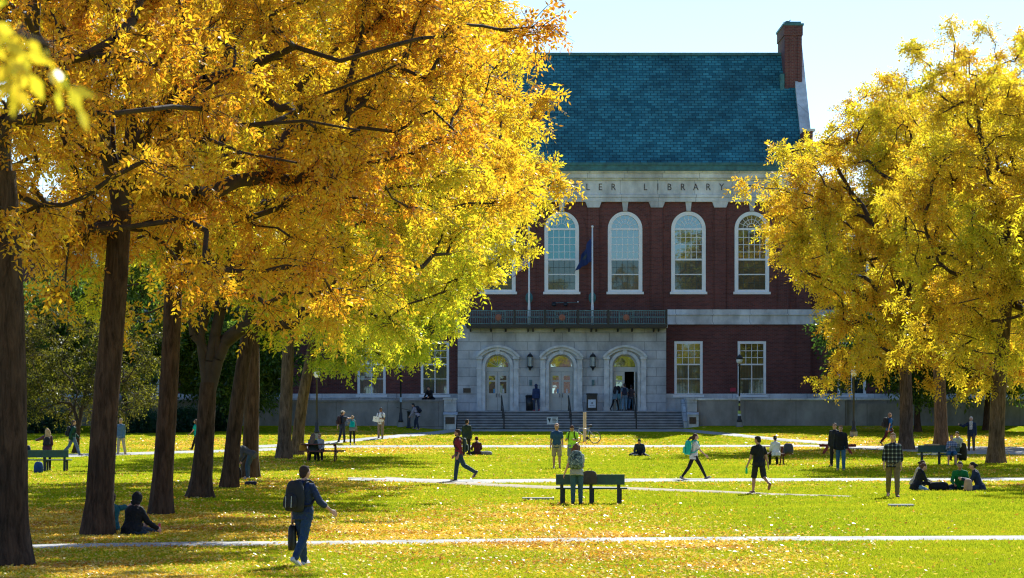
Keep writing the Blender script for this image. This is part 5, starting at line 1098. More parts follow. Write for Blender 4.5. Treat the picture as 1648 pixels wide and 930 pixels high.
x, y, z = G(1347, 751)
person('behindguy', (x - .05, y + .4), 1.80, 150, dict(STAND), 'person in dark coat walking just behind the man in blue jeans', top=(.015, .015, .02), top_name='jacket', bottom=BLK, hair=(.09, .06, .05))
person('bluetee', G(1431, 716)[:2], 1.85, -62, dict(WALK1, lean=4), 'man in bright blue t-shirt and maroon trousers left of the short thick trunk', top=(.03, .13, .42), top_kind='short', bottom=(.06, .012, .02), hair=(.25, .15, .1), pack=dict(label='large black backpack on the man in the bright blue t-shirt', w=.34, h=.52, d=.24))
person('plaid', G(1437, 800)[:2], 1.88, 175, dict(lean=-1, ll=(10, 2, 8), rl=(-10, 2, 22), ra=(-2, 12, 22, 10), la=(-2, 9, 12, 8), neck=4), 'man in black and grey plaid shirt and olive trousers walking towards the viewer', top=(.1, .1, .1), topm=PLAID, top_kind='elbow', bottom=(.15, .11, .055), hair=(.16, .08, .035), shoes=(.02, .02, .05))
person('blackseat', G(1474, 789)[:2], 1.72, -72, dict(CROSS, lean=24, neck=12, rl=(64, 20, 100), ll=(70, 14, 110), ra=(45, 8, 45, 10), la=(40, 8, 60, 20)), 'woman in black hoodie and blue jeans sitting on the grass left of the lunch group', woman=True, top=BLK, top_name='hooded_jacket', bottom=(.16, .26, .36), hair=(.10, .04, .025), hair_kind='bun', hood=True)
x, y, z = G(1471, 783)
person('beigeseat', (x + .12, y + .75), 1.68, -95, dict(CROSS), 'woman in beige sweater half hidden behind the woman in the black hoodie', woman=True, top=(.45, .38, .30), top_name='sweater', bottom=NAVY, hair=(.06, .03, .02), hair_kind='bun')
person('greenseat', G(1545, 788)[:2], 1.76, 172, dict(CROSS, lean=20, neck=8), 'man in green long sleeved shirt sitting cross legged in the lunch group', 'tan', top=(.02, .16, .03), bottom=(.02, .03, .07), hair=(.03, .015, .012))
person('navyseat', G(1577, 789)[:2], 1.74, 80, dict(CROSS, lean=20, neck=10, rl=(64, 20, 100), ll=(70, 14, 110), ra=(50, 8, 75, 10), la=(50, 8, 75, 10)), 'person in navy jacket with a dark bun sitting right of the man in green', woman=True, top=NAVY, top_name='jacket', bottom=(.03, .05, .09), hair=(.02, .012, .012), hair_kind='bun')
bag('backpack', 1511, 789, .62, .34, .26, BLK, 'black backpack lying on the grass in the middle of the lunch group', 'backpack')
bag('paper_bag', 1558, 790, .26, .2, .36, (.42, .27, .18), 'crumpled tan paper bag between the man in green and the person in navy', strap=False, pocket=False)
BN3 = G(1511, 747)
x, y, z = G(1531, 748)
person('benchplaid', (x, y - .02), 1.66, 176, dict(SIT, lean=8, neck=12, fat=1.25, ra=(30, 12, 85, 30), la=(50, 20, 90, 20), seat=.5), 'woman in blue plaid shirt and knee length denim sitting on the right bench', woman=True, top=(.2, .2, .3), topm=PLAIDB, top_kind='long', bottom=(.04, .11, .22), bot_kind='shorts', bot_name='shorts', hair=(.22, .08, .04), hair_kind='bun')
x, y, z = G(1546, 741)
person('greyhood', (x - .05, y + .2), 1.78, 140, dict(SIT, lean=12, neck=10), 'man in light grey hooded sweater sitting behind the woman in blue plaid', top=(.28, .31, .36), top_name='sweater', bottom=BLK, hair=(.03, .018, .015), hood=True)
bag('backpack', 1549, 741, .40, .3, .78, BLK, 'tall black pack standing on the right of the right bench', 'backpack')
person('scarf', G(1563, 727)[:2], 1.82, 165, dict(STAND, lean=2, ra=(58, 40, 60, -10), la=(0, 8, 10, 6), ll=(6, 4, 8), rl=(-4, 3, 4)), 'older white haired man in navy jacket and patterned scarf raising one hand', top=NAVY, top_name='jacket', bottom=(.10, .075, .05), hair=(.65, .62, .58), scarf=SCARF)
# at the library doors
zl = ZL + .002
person('hoodie', (fx(863, 189.6), 189.6, zl), 1.76, 20, dict(STAND, lean=4, ll=(8, 2, 6), rl=(-8, 2, 14)), 'person in dark blue hoodie beside the bin left of the middle library door', top=(.03, .045, .12), top_name='hooded_jacket', bottom=(.04, .05, .09), hair=(.03, .035, .08), hair_kind='hood', shoes=(.4, .05, .08))
person('doorwoman', (fx(990, 190.3), 190.3, zl), 1.70, -30, dict(WALK1, lean=8), 'woman in blue grey top and black trousers reaching for the right library door', woman=True, top=(.14, .20, .24), bottom=BLK, bot_kind='tight', hair=(.02, .015, .02), hair_kind='long')
person('doorman', (fx(1005, 190.4), 190.4, zl), 1.82, 0, dict(WALK2, lean=3, rl=(8, 2, 8), ll=(-8, 2, 10)), 'man in pale shirt and light jeans entering the open library door', top=(.16, .20, .25), top_kind='short', bottom=(.16, .25, .34), hair=(.03, .02, .02), pack=dict(label='dark backpack on the man entering the open library door', col=(.02, .025, .05), w=.28, h=.42))
person('doorlast', (fx(1016, 190.9), 191.0, zl), 1.78, -8, dict(WALK1, lean=2), 'person in dark top just inside the open library door', 'tan', top=(.05, .04, .05), top_kind='short', bottom=(.08, .14, .22), hair=(.03, .02, .02))
person('doorcyan', (fx(996, 190.6), 190.8, zl), 1.66, 10, dict(WALK2, rl=(6, 2, 6), ll=(-6, 2, 8)), 'person in bright pale blue top between the two others at the open library door', woman=True, top=(.30, .60, .68), bottom=(.25, .4, .45), hair=(.02, .015, .02), hair_kind='long')
# hand held things
def in_hand(key, sd, mb_fn, name, mat, label, cat, drop=.0):
    Q = PEOPLE[key]; p = Q['W'] @ (Q['Ar'][sd][2] + Q['Ar'][sd][3] * .07); e = empty(name, (p.x, p.y, p.z - drop)); tag(e, label, cat); mb_fn(e); return e
def brief(e):
    m = MB(); rbox(m, (0, 0, -.26), .30, .13, .44, Matrix.Rotation(R(80), 4, 'Z')); m.build('bag_body', cm(BLK, .5, 'leather'), e, True)
    m = MB(); m.tube([(0, -.07, -.07), (0, -.06, .0), (0, .06, .0), (0, .07, -.07)], .012, 6); m.build('handle', cm(BLK, .5, 'leather'), e, True)
in_hand('front', -1, brief, 'shoulder_bag', None, 'black bag hanging from the left hand of the man in front', 'bag')
def bottle(e):
    gm = simple('green_bottle', (.03, .55, .12), .2, .1)
    m = MB(); m.lathe([(.03, -.16), (.034, -.14), (.034, -.03), (.028, .0), (.013, .04), (.013, .06)], 12); m.build('bottle_body', gm, e, True)
    m = MB(); m.lathe([(.015, .061), (.015, .08)], 10); m.build('cap', M_WHITE, e, True)
in_hand('blacktee', -1, bottle, 'water_bottle', None, 'green plastic bottle in the hand of the man in the black t-shirt', 'bottle', .03)
def papers(e):
    m = MB(); m.box(-.15, .15, -.02, .0, -.18, .12, Matrix.Rotation(R(12), 4, 'Y')); m.build('sheets', simple('paper', (.75, .77, .8), .7, .05), e)
in_hand('whiteshirt', 1, papers, 'papers', None, 'white papers held by the man in the white t-shirt', 'papers')
def phone(e):
    m = MB(); m.box(-.04, .04, -.09, .05, -.008, .008); m.build('case', M_BLACK, e)
in_hand('neon', 1, phone, 'phone', None, 'black phone in the hands of the person in neon green', 'phone')
def paperb(e):
    m = MB(); m.box(-.12, .12, -.08, .08, -.01, .01); m.build('pages', simple('paper', (.75, .77, .8), .7, .05), e)
in_hand('reader', 1, paperb, 'open_book', None, 'open white book in the lap of the person sitting alone', 'book')
in_hand('greenseat', -1, paperb, 'open_book', None, 'white sheets in the lap of the man in green', 'book', .04)
# ---------------------------------------------------------------- benches, tables, lamps and small things
M_BENCH = simple('bench_green', (.012, .055, .055), .5, .25, 6.0, .1); M_BENCHL = simple('bench_leg_timber', (.018, .024, .026), .7, .3, 8.0, .2)
M_REDWOOD = simple('red_stained_timber', (.115, .028, .022), .6, .3, 7.0, .15)
def bench(px, py, wid, label, yaw=0):
    x, y, z = G(px, py); e = empty('park_bench', (x, y, z), R(yaw)); tag(e, label, 'bench', 'dark green timber benches on the lawn')
    h = wid / 2
    m = MB(); m.box(-h, h, .0, .045, .52, .80); m.box(-h + .01, h - .01, -.004, -.001, .655, .665); m.build('backrest', M_BENCH, e, bevel=.008)
    m = MB(); m.box(-h - .0, h + .08, .10, .26, .395, .44); m.box(-h - .0, h + .08, .28, .44, .395, .44); m.build('seat', M_BENCH, e, bevel=.008)
    for xx in (-h + .16, 0.02, h - .16):
        m = MB(); m.add([(xx + a, yy, zz) for a in (-.045, .045) for yy, zz in ((.046, .78), (.11, .78), (.14, .39), (.14, .0), (.0, .0), (.046, .42))], [(0, 1, 2, 3, 4, 5), (11, 10, 9, 8, 7, 6)] + [(i, i + 6, (i + 1) % 6 + 6, (i + 1) % 6) for i in range(6)])
        m.build('leg', M_BENCHL, e, bevel=.006)
        m = MB(); m.box(xx - .045 + .07, xx + .045 + .05, .30, .40, 0, .39); m.box(xx + .03, xx + .09, .142, .299, .33, .39); m.build('leg', M_BENCHL, e, bevel=.006)
    return e
bench(950, 811, 1.86, 'long dark green bench in the middle of the lawn with the backpack woman behind it')
bench(71, 758, 1.85, 'dark green bench at the left beside the blonde woman')
bench(1511, 748, 1.70, 'dark green bench at the right where the woman in blue plaid sits', 0)
def picnic(loc, wid, label, yaw=0):
    x, y, z = loc; e = empty('picnic_table', (x, y, z), R(yaw)); tag(e, label, 'picnic table', 'red brown picnic tables'); h = wid / 2
    m = MB()
    for i in range(5): m.box(-h, h, .62 + i * .15 - .0, .62 + i * .15 + .14, .71, .75)
    m.build('tabletop', M_REDWOOD, e, bevel=.005)
    for yy in (.10, 1.60):
        m = MB(); m.box(-h - .1, h + .1, yy, yy + .13, .42, .46); m.box(-h - .1, h + .1, yy + .145, yy + .27, .42, .46); m.build('seat', M_REDWOOD, e, bevel=.005)
    for xx in (-h + .3, h - .3):
        m = MB(); m.bar((xx, .75, .70), (xx, .32, 0), .05, .12); m.bar((xx, 1.24, .70), (xx, 1.67, 0), .05, .12); m.bar((xx + .05, .1, .40), (xx + .05, 1.85, .40), .04, .11); m.bar((xx - .05, .64, .68), (xx - .05, 1.35, .68), .04, .08); m.build('trestle', M_REDWOOD, e)
    return e
picnic((TB1[0], TB1[1] - .05, TB1[2]), 1.75, 'red brown picnic table at the left where the long haired women sit')
picnic((TB2[0], TB2[1] - .05, TB2[2]), 1.35, 'low red picnic table with the white blouse woman')
x, y, z = G(1388, 731); mrw = M_REDWOOD; M_REDWOOD = simple('bright_red_timber', (.26, .03, .022), .6, .25, 7.0, .15); picnic((x - .1, y + .9, z), 1.5, 'bright red empty picnic table behind the man in blue jeans', 84); M_REDWOOD = mrw
bag('backpack', 0, 0, .42, .25, .42, (.05, .055, .08), 'dark grey backpack on the seat right of the white blouse woman', 'backpack', loc=(TB2[0] + .56, TB2[1] + .08, TB2[2] + .46))
b = bag('tote_bag', 0, 0, .42, .1, .36, (.06, .05, .045), 'dark taupe bag hanging over the backrest of the big bench', loc=(G(950, 811)[0] - .02, G(950, 811)[1] - .06, .50), pocket=False)
x, y, z = G(1500, 748); m = MB(); m.box(-.3, .3, -.1, .1, 0, .05); o = m.build('cardboard_box', simple('box_card', (.45, .33, .22), .8)); o.location = (x, y + .05, z + .80); tag(o, 'flat tan box lying on top of the right bench backrest', 'box')
M_LAMPG = simple('lamp_glass', (.75, .78, .80), .25, .05)
def lamp(px, py, H, kind, label, D=None, stickers=()):
    if D: x, y = fx(px, D), D; z = float(gz(x, y))
    else: x, y, z = G(px, py)
    e = empty('street_lamp', (x, y, z)); tag(e, label, 'street lamp', 'black lamp posts'); 
    m = MB(); m.lathe([(.22, 0), (.22, .30)], 4 if False else 12); m.build('plinth', M_CONC, e)
    m = MB(); m.lathe([(.17, .30), (.16, .42), (.11, .5), (.10, .85), (.065, .95), (.055, 1.2), (.048, H - .75), (.075, H - .73), (.075, H - .68), (.05, H - .62), (.11, H - .58)], 14); m.build('post', M_BLACK, e, True)
    if kind == 'globe':
        m = MB(); m.lathe([(.10, H - .58), (.17, H - .5), (.2, H - .38), (.19, H - .30)], 16); m.build('lamp_glass', M_LAMPG, e, True)
        m = MB(); m.lathe([(.22, H - .30), (.21, H - .2), (.13, H - .1), (.05, H - .05), (.03, H)], 16); m.build('lamp_cap', M_BLACK, e, True)
    else:
        m = MB(); m.lathe([(.10, H - .58), (.15, H - .5), (.18, H - .3), (.17, H - .2)], 8); m.build('lamp_glass', M_LAMPG, e)
        m = MB(); m.lathe([(.2, H - .2), (.12, H - .06), (.03, H - .03), (.02, H)], 8); m.build('lamp_cap', M_BLACK, e)
        m = MB()
        for k in range(4): a = k * PI / 2 + PI / 8; m.bar((.11 * math.cos(a), .11 * math.sin(a), H - .58), (.185 * math.cos(a), .185 * math.sin(a), H - .2), .015)
        m.build('lantern_frame', M_BLACK, e)
    for z0, z1, r, c in stickers: m = MB(); m.lathe([(r, z0), (r, z1)], 14, cap=False); m.build('sticker', simple('sticker', c, .6), e, True)
    return e
lamp(1190, 684, 4.5, 'globe', 'black lamp post with yellow and white stickers right of the steps', D=185, stickers=[(.82, 1.0, .105, (.45, .55, .10)), (1.3, 1.45, .058, (.45, .5, .10)), (1.62, 1.9, .056, (.7, .72, .75)), (.68, .80, .11, (.6, .65, .7))])
lamp(645, 686, 4.2, 'globe', 'black lamp post with a pale blue notice left of the steps', D=185, stickers=[(1.55, 1.85, .06, (.35, .5, .65))])
lamp(510, 706, 4.0, 'lantern', 'lamp post with a bright sunlit lantern left of the capped man')
lamp(1374, 703, 4.0, 'lantern', 'lamp post with a bright lantern behind the red picnic table')
# wall lanterns
def wlantern(px, label):
    x = fx(px, YE); e = empty('wall_lantern', (x, YE - .02, fz(582, YE))); tag(e, label, 'wall lantern', 'iron lanterns between the library doors')
    m = MB(); m.lathe([(.10, -.42), (.14, -.38), (.2, -.34), (.22, -.30)], 8, Matrix.Translation((0, -.26, 0))); m.lathe([(.0, -.62), (.05, -.52), (.10, -.42)], 8, Matrix.Translation((0, -.26, 0)))
    m.lathe([(.22, .30), (.2, .36), (.13, .46), (.05, .50), (.02, .6)], 8, Matrix.Translation((0, -.26, 0))); m.box(-.06, .06, -.1, .0, -.3, .45); m.build('metal_housing', M_BLACK, e)
    m = MB(); m.lathe([(.15, -.30), (.15, .30)], 8, Matrix.Translation((0, -.26, 0))); m.build('lantern_glass', simple('milk_glass', (.50, .56, .52), .4, .1), e)
    m = MB()
    for k in range(8): a = (k + .5) * PI / 4; m.box(.2 * math.cos(a) - .012, .2 * math.cos(a) + .012, -.26 + .2 * math.sin(a) - .012, -.26 + .2 * math.sin(a) + .012, -.3, .3)
    m.build('lantern_bars', M_BLACK, e)
wlantern(853, 'black wall lantern between the left and middle library doors'); wlantern(954, 'black wall lantern between the middle and right library doors')
# bins
x = fx(854.5, 190.4); e = empty('trash_can', (x - .05, 190.4, ZL)); tag(e, 'dark round trash can beside the person in the blue hoodie', 'bin')
m = MB(); m.lathe([(.27, 0), (.30, .9)], 18); m.build('bin_body', M_BLACK, e, True); m = MB(); m.lathe([(.32, .901), (.31, .98), (.2, 1.03)], 18); m.build('lid', M_BLACK, e, True)
x = fx(952.5, 190.4); e = empty('recycling_bin', (x, 190.4, ZL)); tag(e, 'black box shaped bin with a white poster right of the middle door', 'bin')
m = MB(); m.box(-.33, .33, -.28, .28, 0, 1.0); m.box(-.36, .36, -.31, .31, 1.001, 1.12); m.build('bin_body', M_BLACK, e, bevel=.02)
m = MB(); m.box(-.24, .24, -.296, -.285, .2, .72); m.build('poster', simple('poster_white', (.62, .68, .74), .6), e)
m = MB(); m.lathe([(.08, 0), (.08, .006)], 3, Matrix.Translation((0, -.298, .5)) @ Matrix.Rotation(PI / 2, 4, 'X')); m.box(-.15, .15, -.302, -.297, .3, .33); m.build('poster_print', M_BLACK, e)
# sign on wires
x, y, z = fx(890, 178), 178, float(gz(fx(890, 178), 178)); e = empty('lawn_sign', (x, y, z)); tag(e, 'small white printed lawn sign in front of the steps', 'sign')
m = MB(); m.box(-.33, .33, 0, .012, fz(682.5, 178) - z, fz(671, 178) - z, Matrix.Rotation(R(-3), 4, 'Y')); m.build('sign_board', simple('sign_white', (.62, .68, .74), .5), e)
m = MB(); zc = fz(676.5, 178) - z; M3 = Matrix.Rotation(R(-3), 4, 'Y')
m.add([M3 @ Vector(v) for v in ((-.28, -.004, zc + .14), (-.08, -.004, zc + .14), (-.17, -.004, zc - .14), (-.2, -.004, zc - .04))], [(0, 3, 2, 1)])
for i in range(4): m.box(0, .27 - .04 * (i % 2), -.006, -.003, zc + .12 - i * .08, zc + .155 - i * .08, M3)
m.build('print', cm((.04, .05, .07)), e)
m = MB()
for s in (-.25, .25): m.tube([(s, .006, -.1), (s, .006, zc)], .006, 5)
m.build('wire_stake', M_BLACK, e)
# red sign on the wall, post, floodlights
m = MB(); m.box(-.18, .18, -.02, 0, -.12, .12); o = m.build('wall_sign', simple('red_sign', (.35, .02, .05), .5)); o.location = (fx(1179.5), YF - .003, fz(627)); tag(o, 'small red sign on the brick beside the right ground floor window', 'sign')
x, y, z = G(941, 711); m = MB(); m.box(-.09, -.005, -.07, .07, -.2, 1.62); m.box(.005, .09, -.07, .07, -.2, 1.64); o = m.build('wooden_post', simple('pale_post', (.55, .47, .36), .8, .2), bevel=.01); o.location = (x, y, z); tag(o, 'pale wooden post the bicycle leans against', 'post')
e = empty('floodlights', (fx(905), YF - .14, fz(488))); tag(e, 'pair of black floodlights on a bracket below the middle arched window', 'floodlight')
m = MB(); m.tube([(-.6, -.15, .02), (1.0, -.15, .06)], .02, 6); m.tube([(0, 0, .03), (0, -.15, .03)], .02, 6); m.build('bracket', M_RAIL, e)
for s in (-.55, .2): m = MB(); m.lathe([(.05, -.12), (.15, .02), (.15, .12), (.1, .16)], 12, Matrix.Translation((s, -.15, -.1)) @ Matrix.Rotation(R(60), 4, 'X')); m.build('lamp_head', M_BLACK, e, True)
m = MB(); m.sph((1.0, -.15, .08), .05); m.build('sensor', M_WHITE, e, True)
# flagpoles and flags
def flag_mat(kind):
    m, nt, nd, L = newmat(kind); out = N(nt, 'ShaderNodeOutputMaterial'); b = N(nt, 'ShaderNodeBsdfPrincipled', Roughness=.7); tc = N(nt, 'ShaderNodeTexCoord')
    if kind == 'striped_flag':
        sp = N(nt, 'ShaderNodeSeparateXYZ'); L.new(tc.outputs['UV'], sp.inputs[0]); a = N(nt, 'ShaderNodeMath', operation='MULTIPLY'); a.inputs[1].default_value = 6.5; L.new(sp.outputs['Y'], a.inputs[0]); f = N(nt, 'ShaderNodeMath', operation='FRACT'); L.new(a.outputs[0], f.inputs[0])
        r = ramp(nt, [(0, (.45, .02, .04)), (.5, (.70, .72, .80))]); r.color_ramp.interpolation = 'CONSTANT'; L.new(f.outputs[0], r.inputs['Fac'])
        c1 = N(nt, 'ShaderNodeMath', operation='LESS_THAN'); c1.inputs[1].default_value = .4; L.new(sp.outputs['X'], c1.inputs[0]); c2 = N(nt, 'ShaderNodeMath', operation='GREATER_THAN'); c2.inputs[1].default_value = .46; L.new(sp.outputs['Y'], c2.inputs[0])
        mu = N(nt, 'ShaderNodeMath', operation='MULTIPLY'); L.new(c1.outputs[0], mu.inputs[0]); L.new(c2.outputs[0], mu.inputs[1]); mx = N(nt, 'ShaderNodeMix', data_type='RGBA'); L.new(mu.outputs[0], mx.inputs[0]); L.new(r.outputs['Color'], mx.inputs[6]); mx.inputs[7].default_value = (.02, .03, .15, 1); L.new(mx.outputs[2], b.inputs['Base Color'])
    else:
        vo = N(nt, 'ShaderNodeVectorMath', operation='DISTANCE'); L.new(tc.outputs['UV'], vo.inputs[0]); vo.inputs[1].default_value = (.5, .5, 0)
        r = ramp(nt, [(0, (.06, .07, .07)), (.10, (.05, .08, .10)), (.14, (.012, .028, .14))]); L.new(vo.outputs['Value'], r.inputs['Fac']); L.new(r.outputs['Color'], b.inputs['Base Color'])
    L.new(b.outputs[0], out.inputs['Surface']); return m
def flagpole(px, label):
    e = empty('flagpole', (fx(px, 191), 191.2, 8.2)); tag(e, label, 'flagpole', 'white flagpoles above the balcony'); z0 = 8.2
    m = MB(); zt = fz(366, 191.2) - z0; m.tube([(0, 0, -.9), (0, 0, .2), (0, 0, .7), (0, 0, zt)], [.10, .09, .065, .045], 10); m.build('pole', M_WHITE, e, True)
    m = MB(); m.sph((0, 0, zt + .06), .08); m.build('finial', M_WHITE, e, True)
    m = MB(); zz = fz(479, 191.2) - z0; m.sph((0, .18, zz), .24, .08, .36, 14); m.box(-.04, .04, .2, .78, zz - .1, zz + .1); m.build('wall_bracket', M_COPPER, e, True)
    return e
flagpole(851.5, 'white flagpole with the striped flag, partly hidden by leaves'); flagpole(953.5, 'white flagpole with the dark blue flag between two arched windows')
def flag(px, pyt, name, mat, label, W=1.3, H=1.0, drop=1.6, sway=-1):
    x0, y0, z0 = fx(px, 191.2), 191.2, fz(pyt, 191.2); n, k = 24, 14; V = []; F = []; UV = []
    for j in range(k + 1):
        for i in range(n + 1):
            u, v = i / n, j / k; hang = u * W
            x = sway * (.05 + hang * (.46 + .14 * v)) + .05 * math.sin(u * 14 + v * 3); z = -v * H * (1 - .35 * u) - hang * (.95 - .25 * v); y = .16 * math.sin(u * 13 + v * 2.5) * (.2 + u)
            V.append((x, y, z)); UV.append((u, 1 - v))
    for j in range(k):
        for i in range(n): a = j * (n + 1) + i; F.append((a, a + 1, a + n + 2, a + n + 1))
    o = mesh_np(name, V, F, mat, None, True); uv = o.data.uv_layers.new(name='UVMap'); li = np.empty(len(o.data.loops), np.int32); o.data.loops.foreach_get('vertex_index', li); uv.data.foreach_set('uv', np.array(UV, np.float32)[li].ravel())
    o.location = (x0, y0, z0); tag(o, label, 'flag'); sm = o.modifiers.new('thick', 'SOLIDIFY'); sm.thickness = .004
flag(851.5, 396, 'striped_flag', flag_mat('striped_flag'), 'red and white striped flag hanging limp behind the yellow leaves', W=1.9, H=1.2); flag(953.5, 378, 'blue_flag', flag_mat('blue_flag'), 'dark blue flag hanging limp from the pole between arched windows', W=1.7, H=1.7)
# stand the leaning man rests on
x, y, z = G(658, 689); e = empty('ash_stand', (x, y, z)); tag(e, 'black stand with a slanted arm against the retaining wall, leaned on by a man', 'stand')
m = MB(); m.lathe([(.2, 0), (.2, .05), (.11, .08), (.10, .95), (.14, 1.0), (.12, 1.06)], 12); m.build('post', M_BLACK, e, True); m = MB(); m.bar((-.75, -.05, 1.28), (.1, 0, 1.1), .05, .03); m.build('arm', M_BLACK, e)
# bicycle
x, y, z = G(941, 713.5); e = empty('bicycle', (x + .05, y - .25, z)); e.rotation_euler = (R(-4), 0, R(14)); tag(e, 'silver road bicycle leaning on the pale wooden post before the steps', 'bicycle')
M_SIL = simple('silver_frame', (.40, .42, .45), .3, .1, metallic=.5); M_TYRE = simple('tyre', (.015, .015, .017), .8)
for xx, st in ((-.52, 28), (.52, 0)):
    Mw = Matrix.Translation((xx, 0, .34)) @ Matrix.Rotation(R(st), 4, 'Z')
    w = MB(); w.tube([Mw @ Vector((.325 * math.cos(2 * PI * i / 32), 0, .325 * math.sin(2 * PI * i / 32))) for i in range(33)], .018, 8, cap=False); wo = w.build('wheel', M_TYRE, e, True)
    w = MB(); w.tube([Mw @ Vector((.305 * math.cos(2 * PI * i / 32), 0, .305 * math.sin(2 * PI * i / 32))) for i in range(33)], .010, 6, cap=False); w.tube([Mw @ Vector((0, -.05, 0)), Mw @ Vector((0, .05, 0))], .02, 8); w.build('rim', M_SIL, wo, True)
    w = MB()
    for i in range(16): a = 2 * PI * i / 16; w.tube([Mw @ Vector((0, .02 * (-1) ** i, 0)), Mw @ Vector((.3 * math.cos(a), 0, .3 * math.sin(a)))], .0025, 3)
    w.build('spokes', M_SIL, wo)
w = MB(); bb = (.08, 0, .28); st = (.2, 0, .78); hd = (-.36, 0, .82); hb = (-.40, 0, .66)
for a, b_ in ((bb, st), (st, hd), (bb, hb), (hd, hb), (hb, (-.52, 0, .34))): w.tube([a, b_], .02, 8)
for s in (-.06, .06): w.tube([bb, (.52, s, .34)], .011, 6); w.tube([(.19, 0, .74), (.52, s, .34)], .009, 6)
w.tube([st, (.23, 0, .94)], .014, 8); w.tube([hd, (-.35, 0, .92)], .014, 8); w.build('frame', M_SIL, e, True)
w = MB(); w.tube([(.08, 0, .95), (.2, 0, .96), (.36, 0, .97)], [.03, .055, .075], 8); w.build('saddle', M_TYRE, e, True)
w = MB(); w.tube([(-.45, -.24, .93), (-.4, -.22, .96), (-.36, 0, .94), (-.4, .22, .96), (-.45, .24, .93)], .014, 6); w.build('handlebar', M_TYRE, e, True)
w = MB(); w.lathe([(.09, -.006), (.09, .006)], 20, Matrix.Translation((.08, -.05, .28)) @ Matrix.Rotation(PI / 2, 4, 'X')); w.tube([(.08, -.06, .28), (.16, -.06, .14), (.16, -.14, .14)], .012, 6); w.build('crankset', M_BLACK, e, True)
# gull on the chimney
x, y, z = fx(1269, 199), 199.0, 27.47; e = empty('gull', (x, y, z), R(0)); tag(e, 'gull standing on top of the brick chimney', 'gull')
gb = MB(); gb.tube([(.02, 0, .17), (.0, 0, .2), (-.06, 0, .2), (-.2, 0, .17), (-.26, 0, .15)], [.02, .07, .085, .05, .02], 10); gb.tube([(.03, 0, .22), (.09, 0, .28), (.13, 0, .32), (.17, 0, .32)], [.06, .035, .04, .015], 10); gb.tube([(-.2, 0, .17), (-.34, 0, .15)], [.04, .015], 6)
remeshed(gb, 'body', cm((.6, .6, .6)), e, .012, 1)
for s in (-1, 1):
    w = MB(); w.tube([(.03, s * .07, .22), (-.1, s * .085, .22), (-.24, s * .05, .18), (-.38, s * .01, .16)], [.02, .045, .03, .008], 6); w.build('wing', cm((.12, .13, .15)), e, True)
    w = MB(); w.tube([(-.04, s * .03, .14), (-.03, s * .03, .0), (.02, s * .03, .0)], .008, 5); w.build('leg', cm((.5, .3, .1)), e)
w = MB(); w.tube([(.17, 0, .32), (.22, 0, .31)], [.012, .004], 6); w.build('beak', cm((.6, .4, .05)), e)
# ---------------------------------------------------------------- what stands behind the viewer and shows in the panes
hall = empty('brick_hall', (-8, -75, 0)); tag(hall, 'sunlit brick hall behind the viewer, seen only mirrored in the door panes', 'building')
w = MB(); w.box(-24, 24, -14, 0, 0, 12); w.build('brick_wall', M_BRICK_CH, hall)
w = MB(); w.add([(-25, .8, 12.01), (25, .8, 12.01), (25, -7, 17), (-25, -7, 17), (-25, -15, 12.01), (25, -15, 12.01)], [(0, 1, 2, 3), (3, 2, 5, 4), (0, 3, 4), (1, 5, 2), (0, 4, 5, 1)]); w.build('roof', M_SLATE, hall)
for i in range(12):
    for z in (1.6, 5.4, 8.8): w = MB(); w.ring(rect_pts(-22 + i * 4, .6, z, z + 2.1), rect_pts(-22 + i * 4, .5, z + .1, z + 2), -.0, .06); w.box(-22.55 + i * 4, -21.45 + i * 4, .003, .02, z + .05, z + 2.05); w.build('window', M_WHITE, hall)
src = [o for o in COL.objects if o.get('category') == 'tree' and o.name.startswith('ash_tree')]
BT = [(6, -16, -38, 0, 'left of the axis'), (4, 15, -34, 1.2, 'right of the axis, mirrored in the ground floor window'), (8, 27, -45, 2.2, 'far right'), (5, -30, -44, 3, 'far left'), (9, 4, -58, 4, 'before the brick hall'), (8, 20, -62, 5, 'right of the brick hall'), (3, 38, -30, .5, 'at the right end of the row'), (9, -6, -50, 2, 'before the left half of the brick hall')]
for k, x, y, rz, wh in BT:
    c = copy_tree(src[k]); c.location = (x, y, 0); c.rotation_euler = (0, 0, rz); tag(c, 'ash tree behind the viewer, ' + wh, 'tree', 'ash trees behind the viewer')
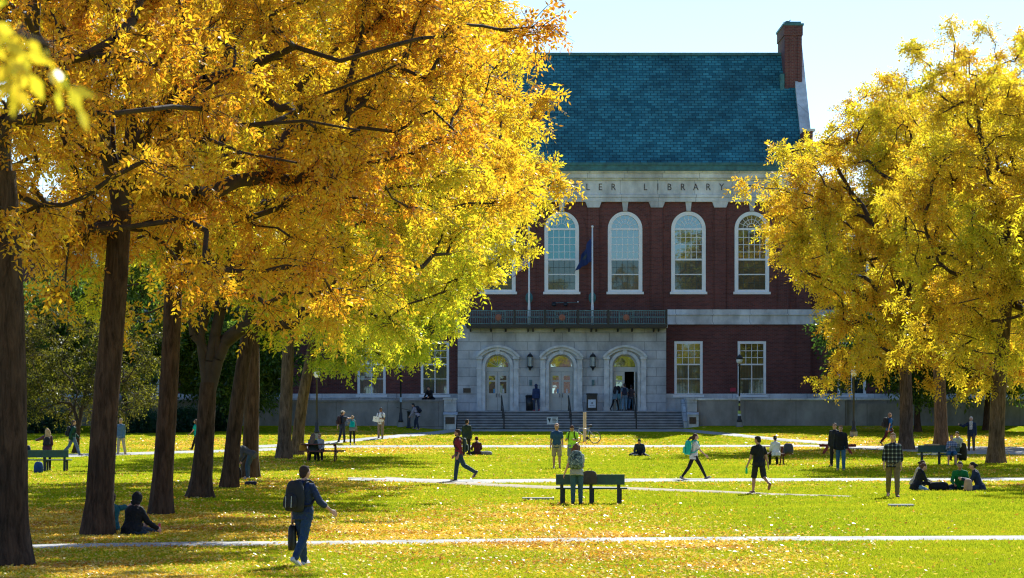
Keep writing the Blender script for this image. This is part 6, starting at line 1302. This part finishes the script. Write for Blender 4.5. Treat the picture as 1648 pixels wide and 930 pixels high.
# ---------------------------------------------------------------- light, sky, camera
SUN_EL, SUN_AZ = R(40), R(20)      # sun stands behind the library, 20 degrees to the right
w = bpy.data.worlds.new('World'); scene.world = w; w.use_nodes = True; nt = w.node_tree; nt.nodes.clear()
out = N(nt, 'ShaderNodeOutputWorld'); bg = N(nt, 'ShaderNodeBackground', Strength=.070)
sky = N(nt, 'ShaderNodeTexSky'); sky.sky_type = 'NISHITA'; sky.sun_disc = False; sky.sun_elevation = SUN_EL; sky.sun_rotation = SUN_AZ
sky.air_density = 1.0; sky.dust_density = .3; sky.ozone_density = 1.6; sky.altitude = 50
nt.links.new(sky.outputs[0], bg.inputs['Color']); nt.links.new(bg.outputs[0], out.inputs['Surface'])
ld = bpy.data.lights.new('sun', 'SUN'); ld.energy = 5.0; ld.angle = R(.53); ld.color = (1.0, .88, .66)
so = bpy.data.objects.new('sun', ld); COL.objects.link(so)
sd = Vector((math.sin(SUN_AZ) * math.cos(SUN_EL), math.cos(SUN_AZ) * math.cos(SUN_EL), math.sin(SUN_EL)))
so.rotation_euler = sd.to_track_quat('Z', 'Y').to_euler(); so.location = sd * 100
cd = bpy.data.cameras.new('camera'); cd.sensor_width = 36; cd.lens = 36 * FPX / 1648; cd.shift_y = (HY - 465) / 1648; cd.clip_end = 9000; cd.clip_start = .5
cd.dof.use_dof = True; cd.dof.focus_distance = 92; cd.dof.aperture_fstop = 6.0
co = bpy.data.objects.new('camera', cd); COL.objects.link(co); co.location = (0, 0, CAMZ); co.rotation_euler = (PI / 2, 0, 0); scene.camera = co
scene.view_settings.view_transform = 'Standard'; scene.view_settings.look = 'None'; scene.view_settings.exposure = 1.12; scene.view_settings.use_white_balance = True; scene.view_settings.white_balance_temperature = 5200; scene.view_settings.white_balance_tint = 10; scene.view_settings.gamma = 1
scene.render.engine = 'CYCLES'; scene.cycles.use_denoising = True; scene.cycles.denoiser = 'OPENIMAGEDENOISE'
scene.cycles.max_bounces = 7; scene.cycles.diffuse_bounces = 2; scene.cycles.transmission_bounces = 3; scene.cycles.glossy_bounces = 3; scene.cycles.transparent_max_bounces = 4
scene.cycles.sample_clamp_indirect = 6; scene.render.use_persistent_data = False
scene.cycles.filter_width = 1.2
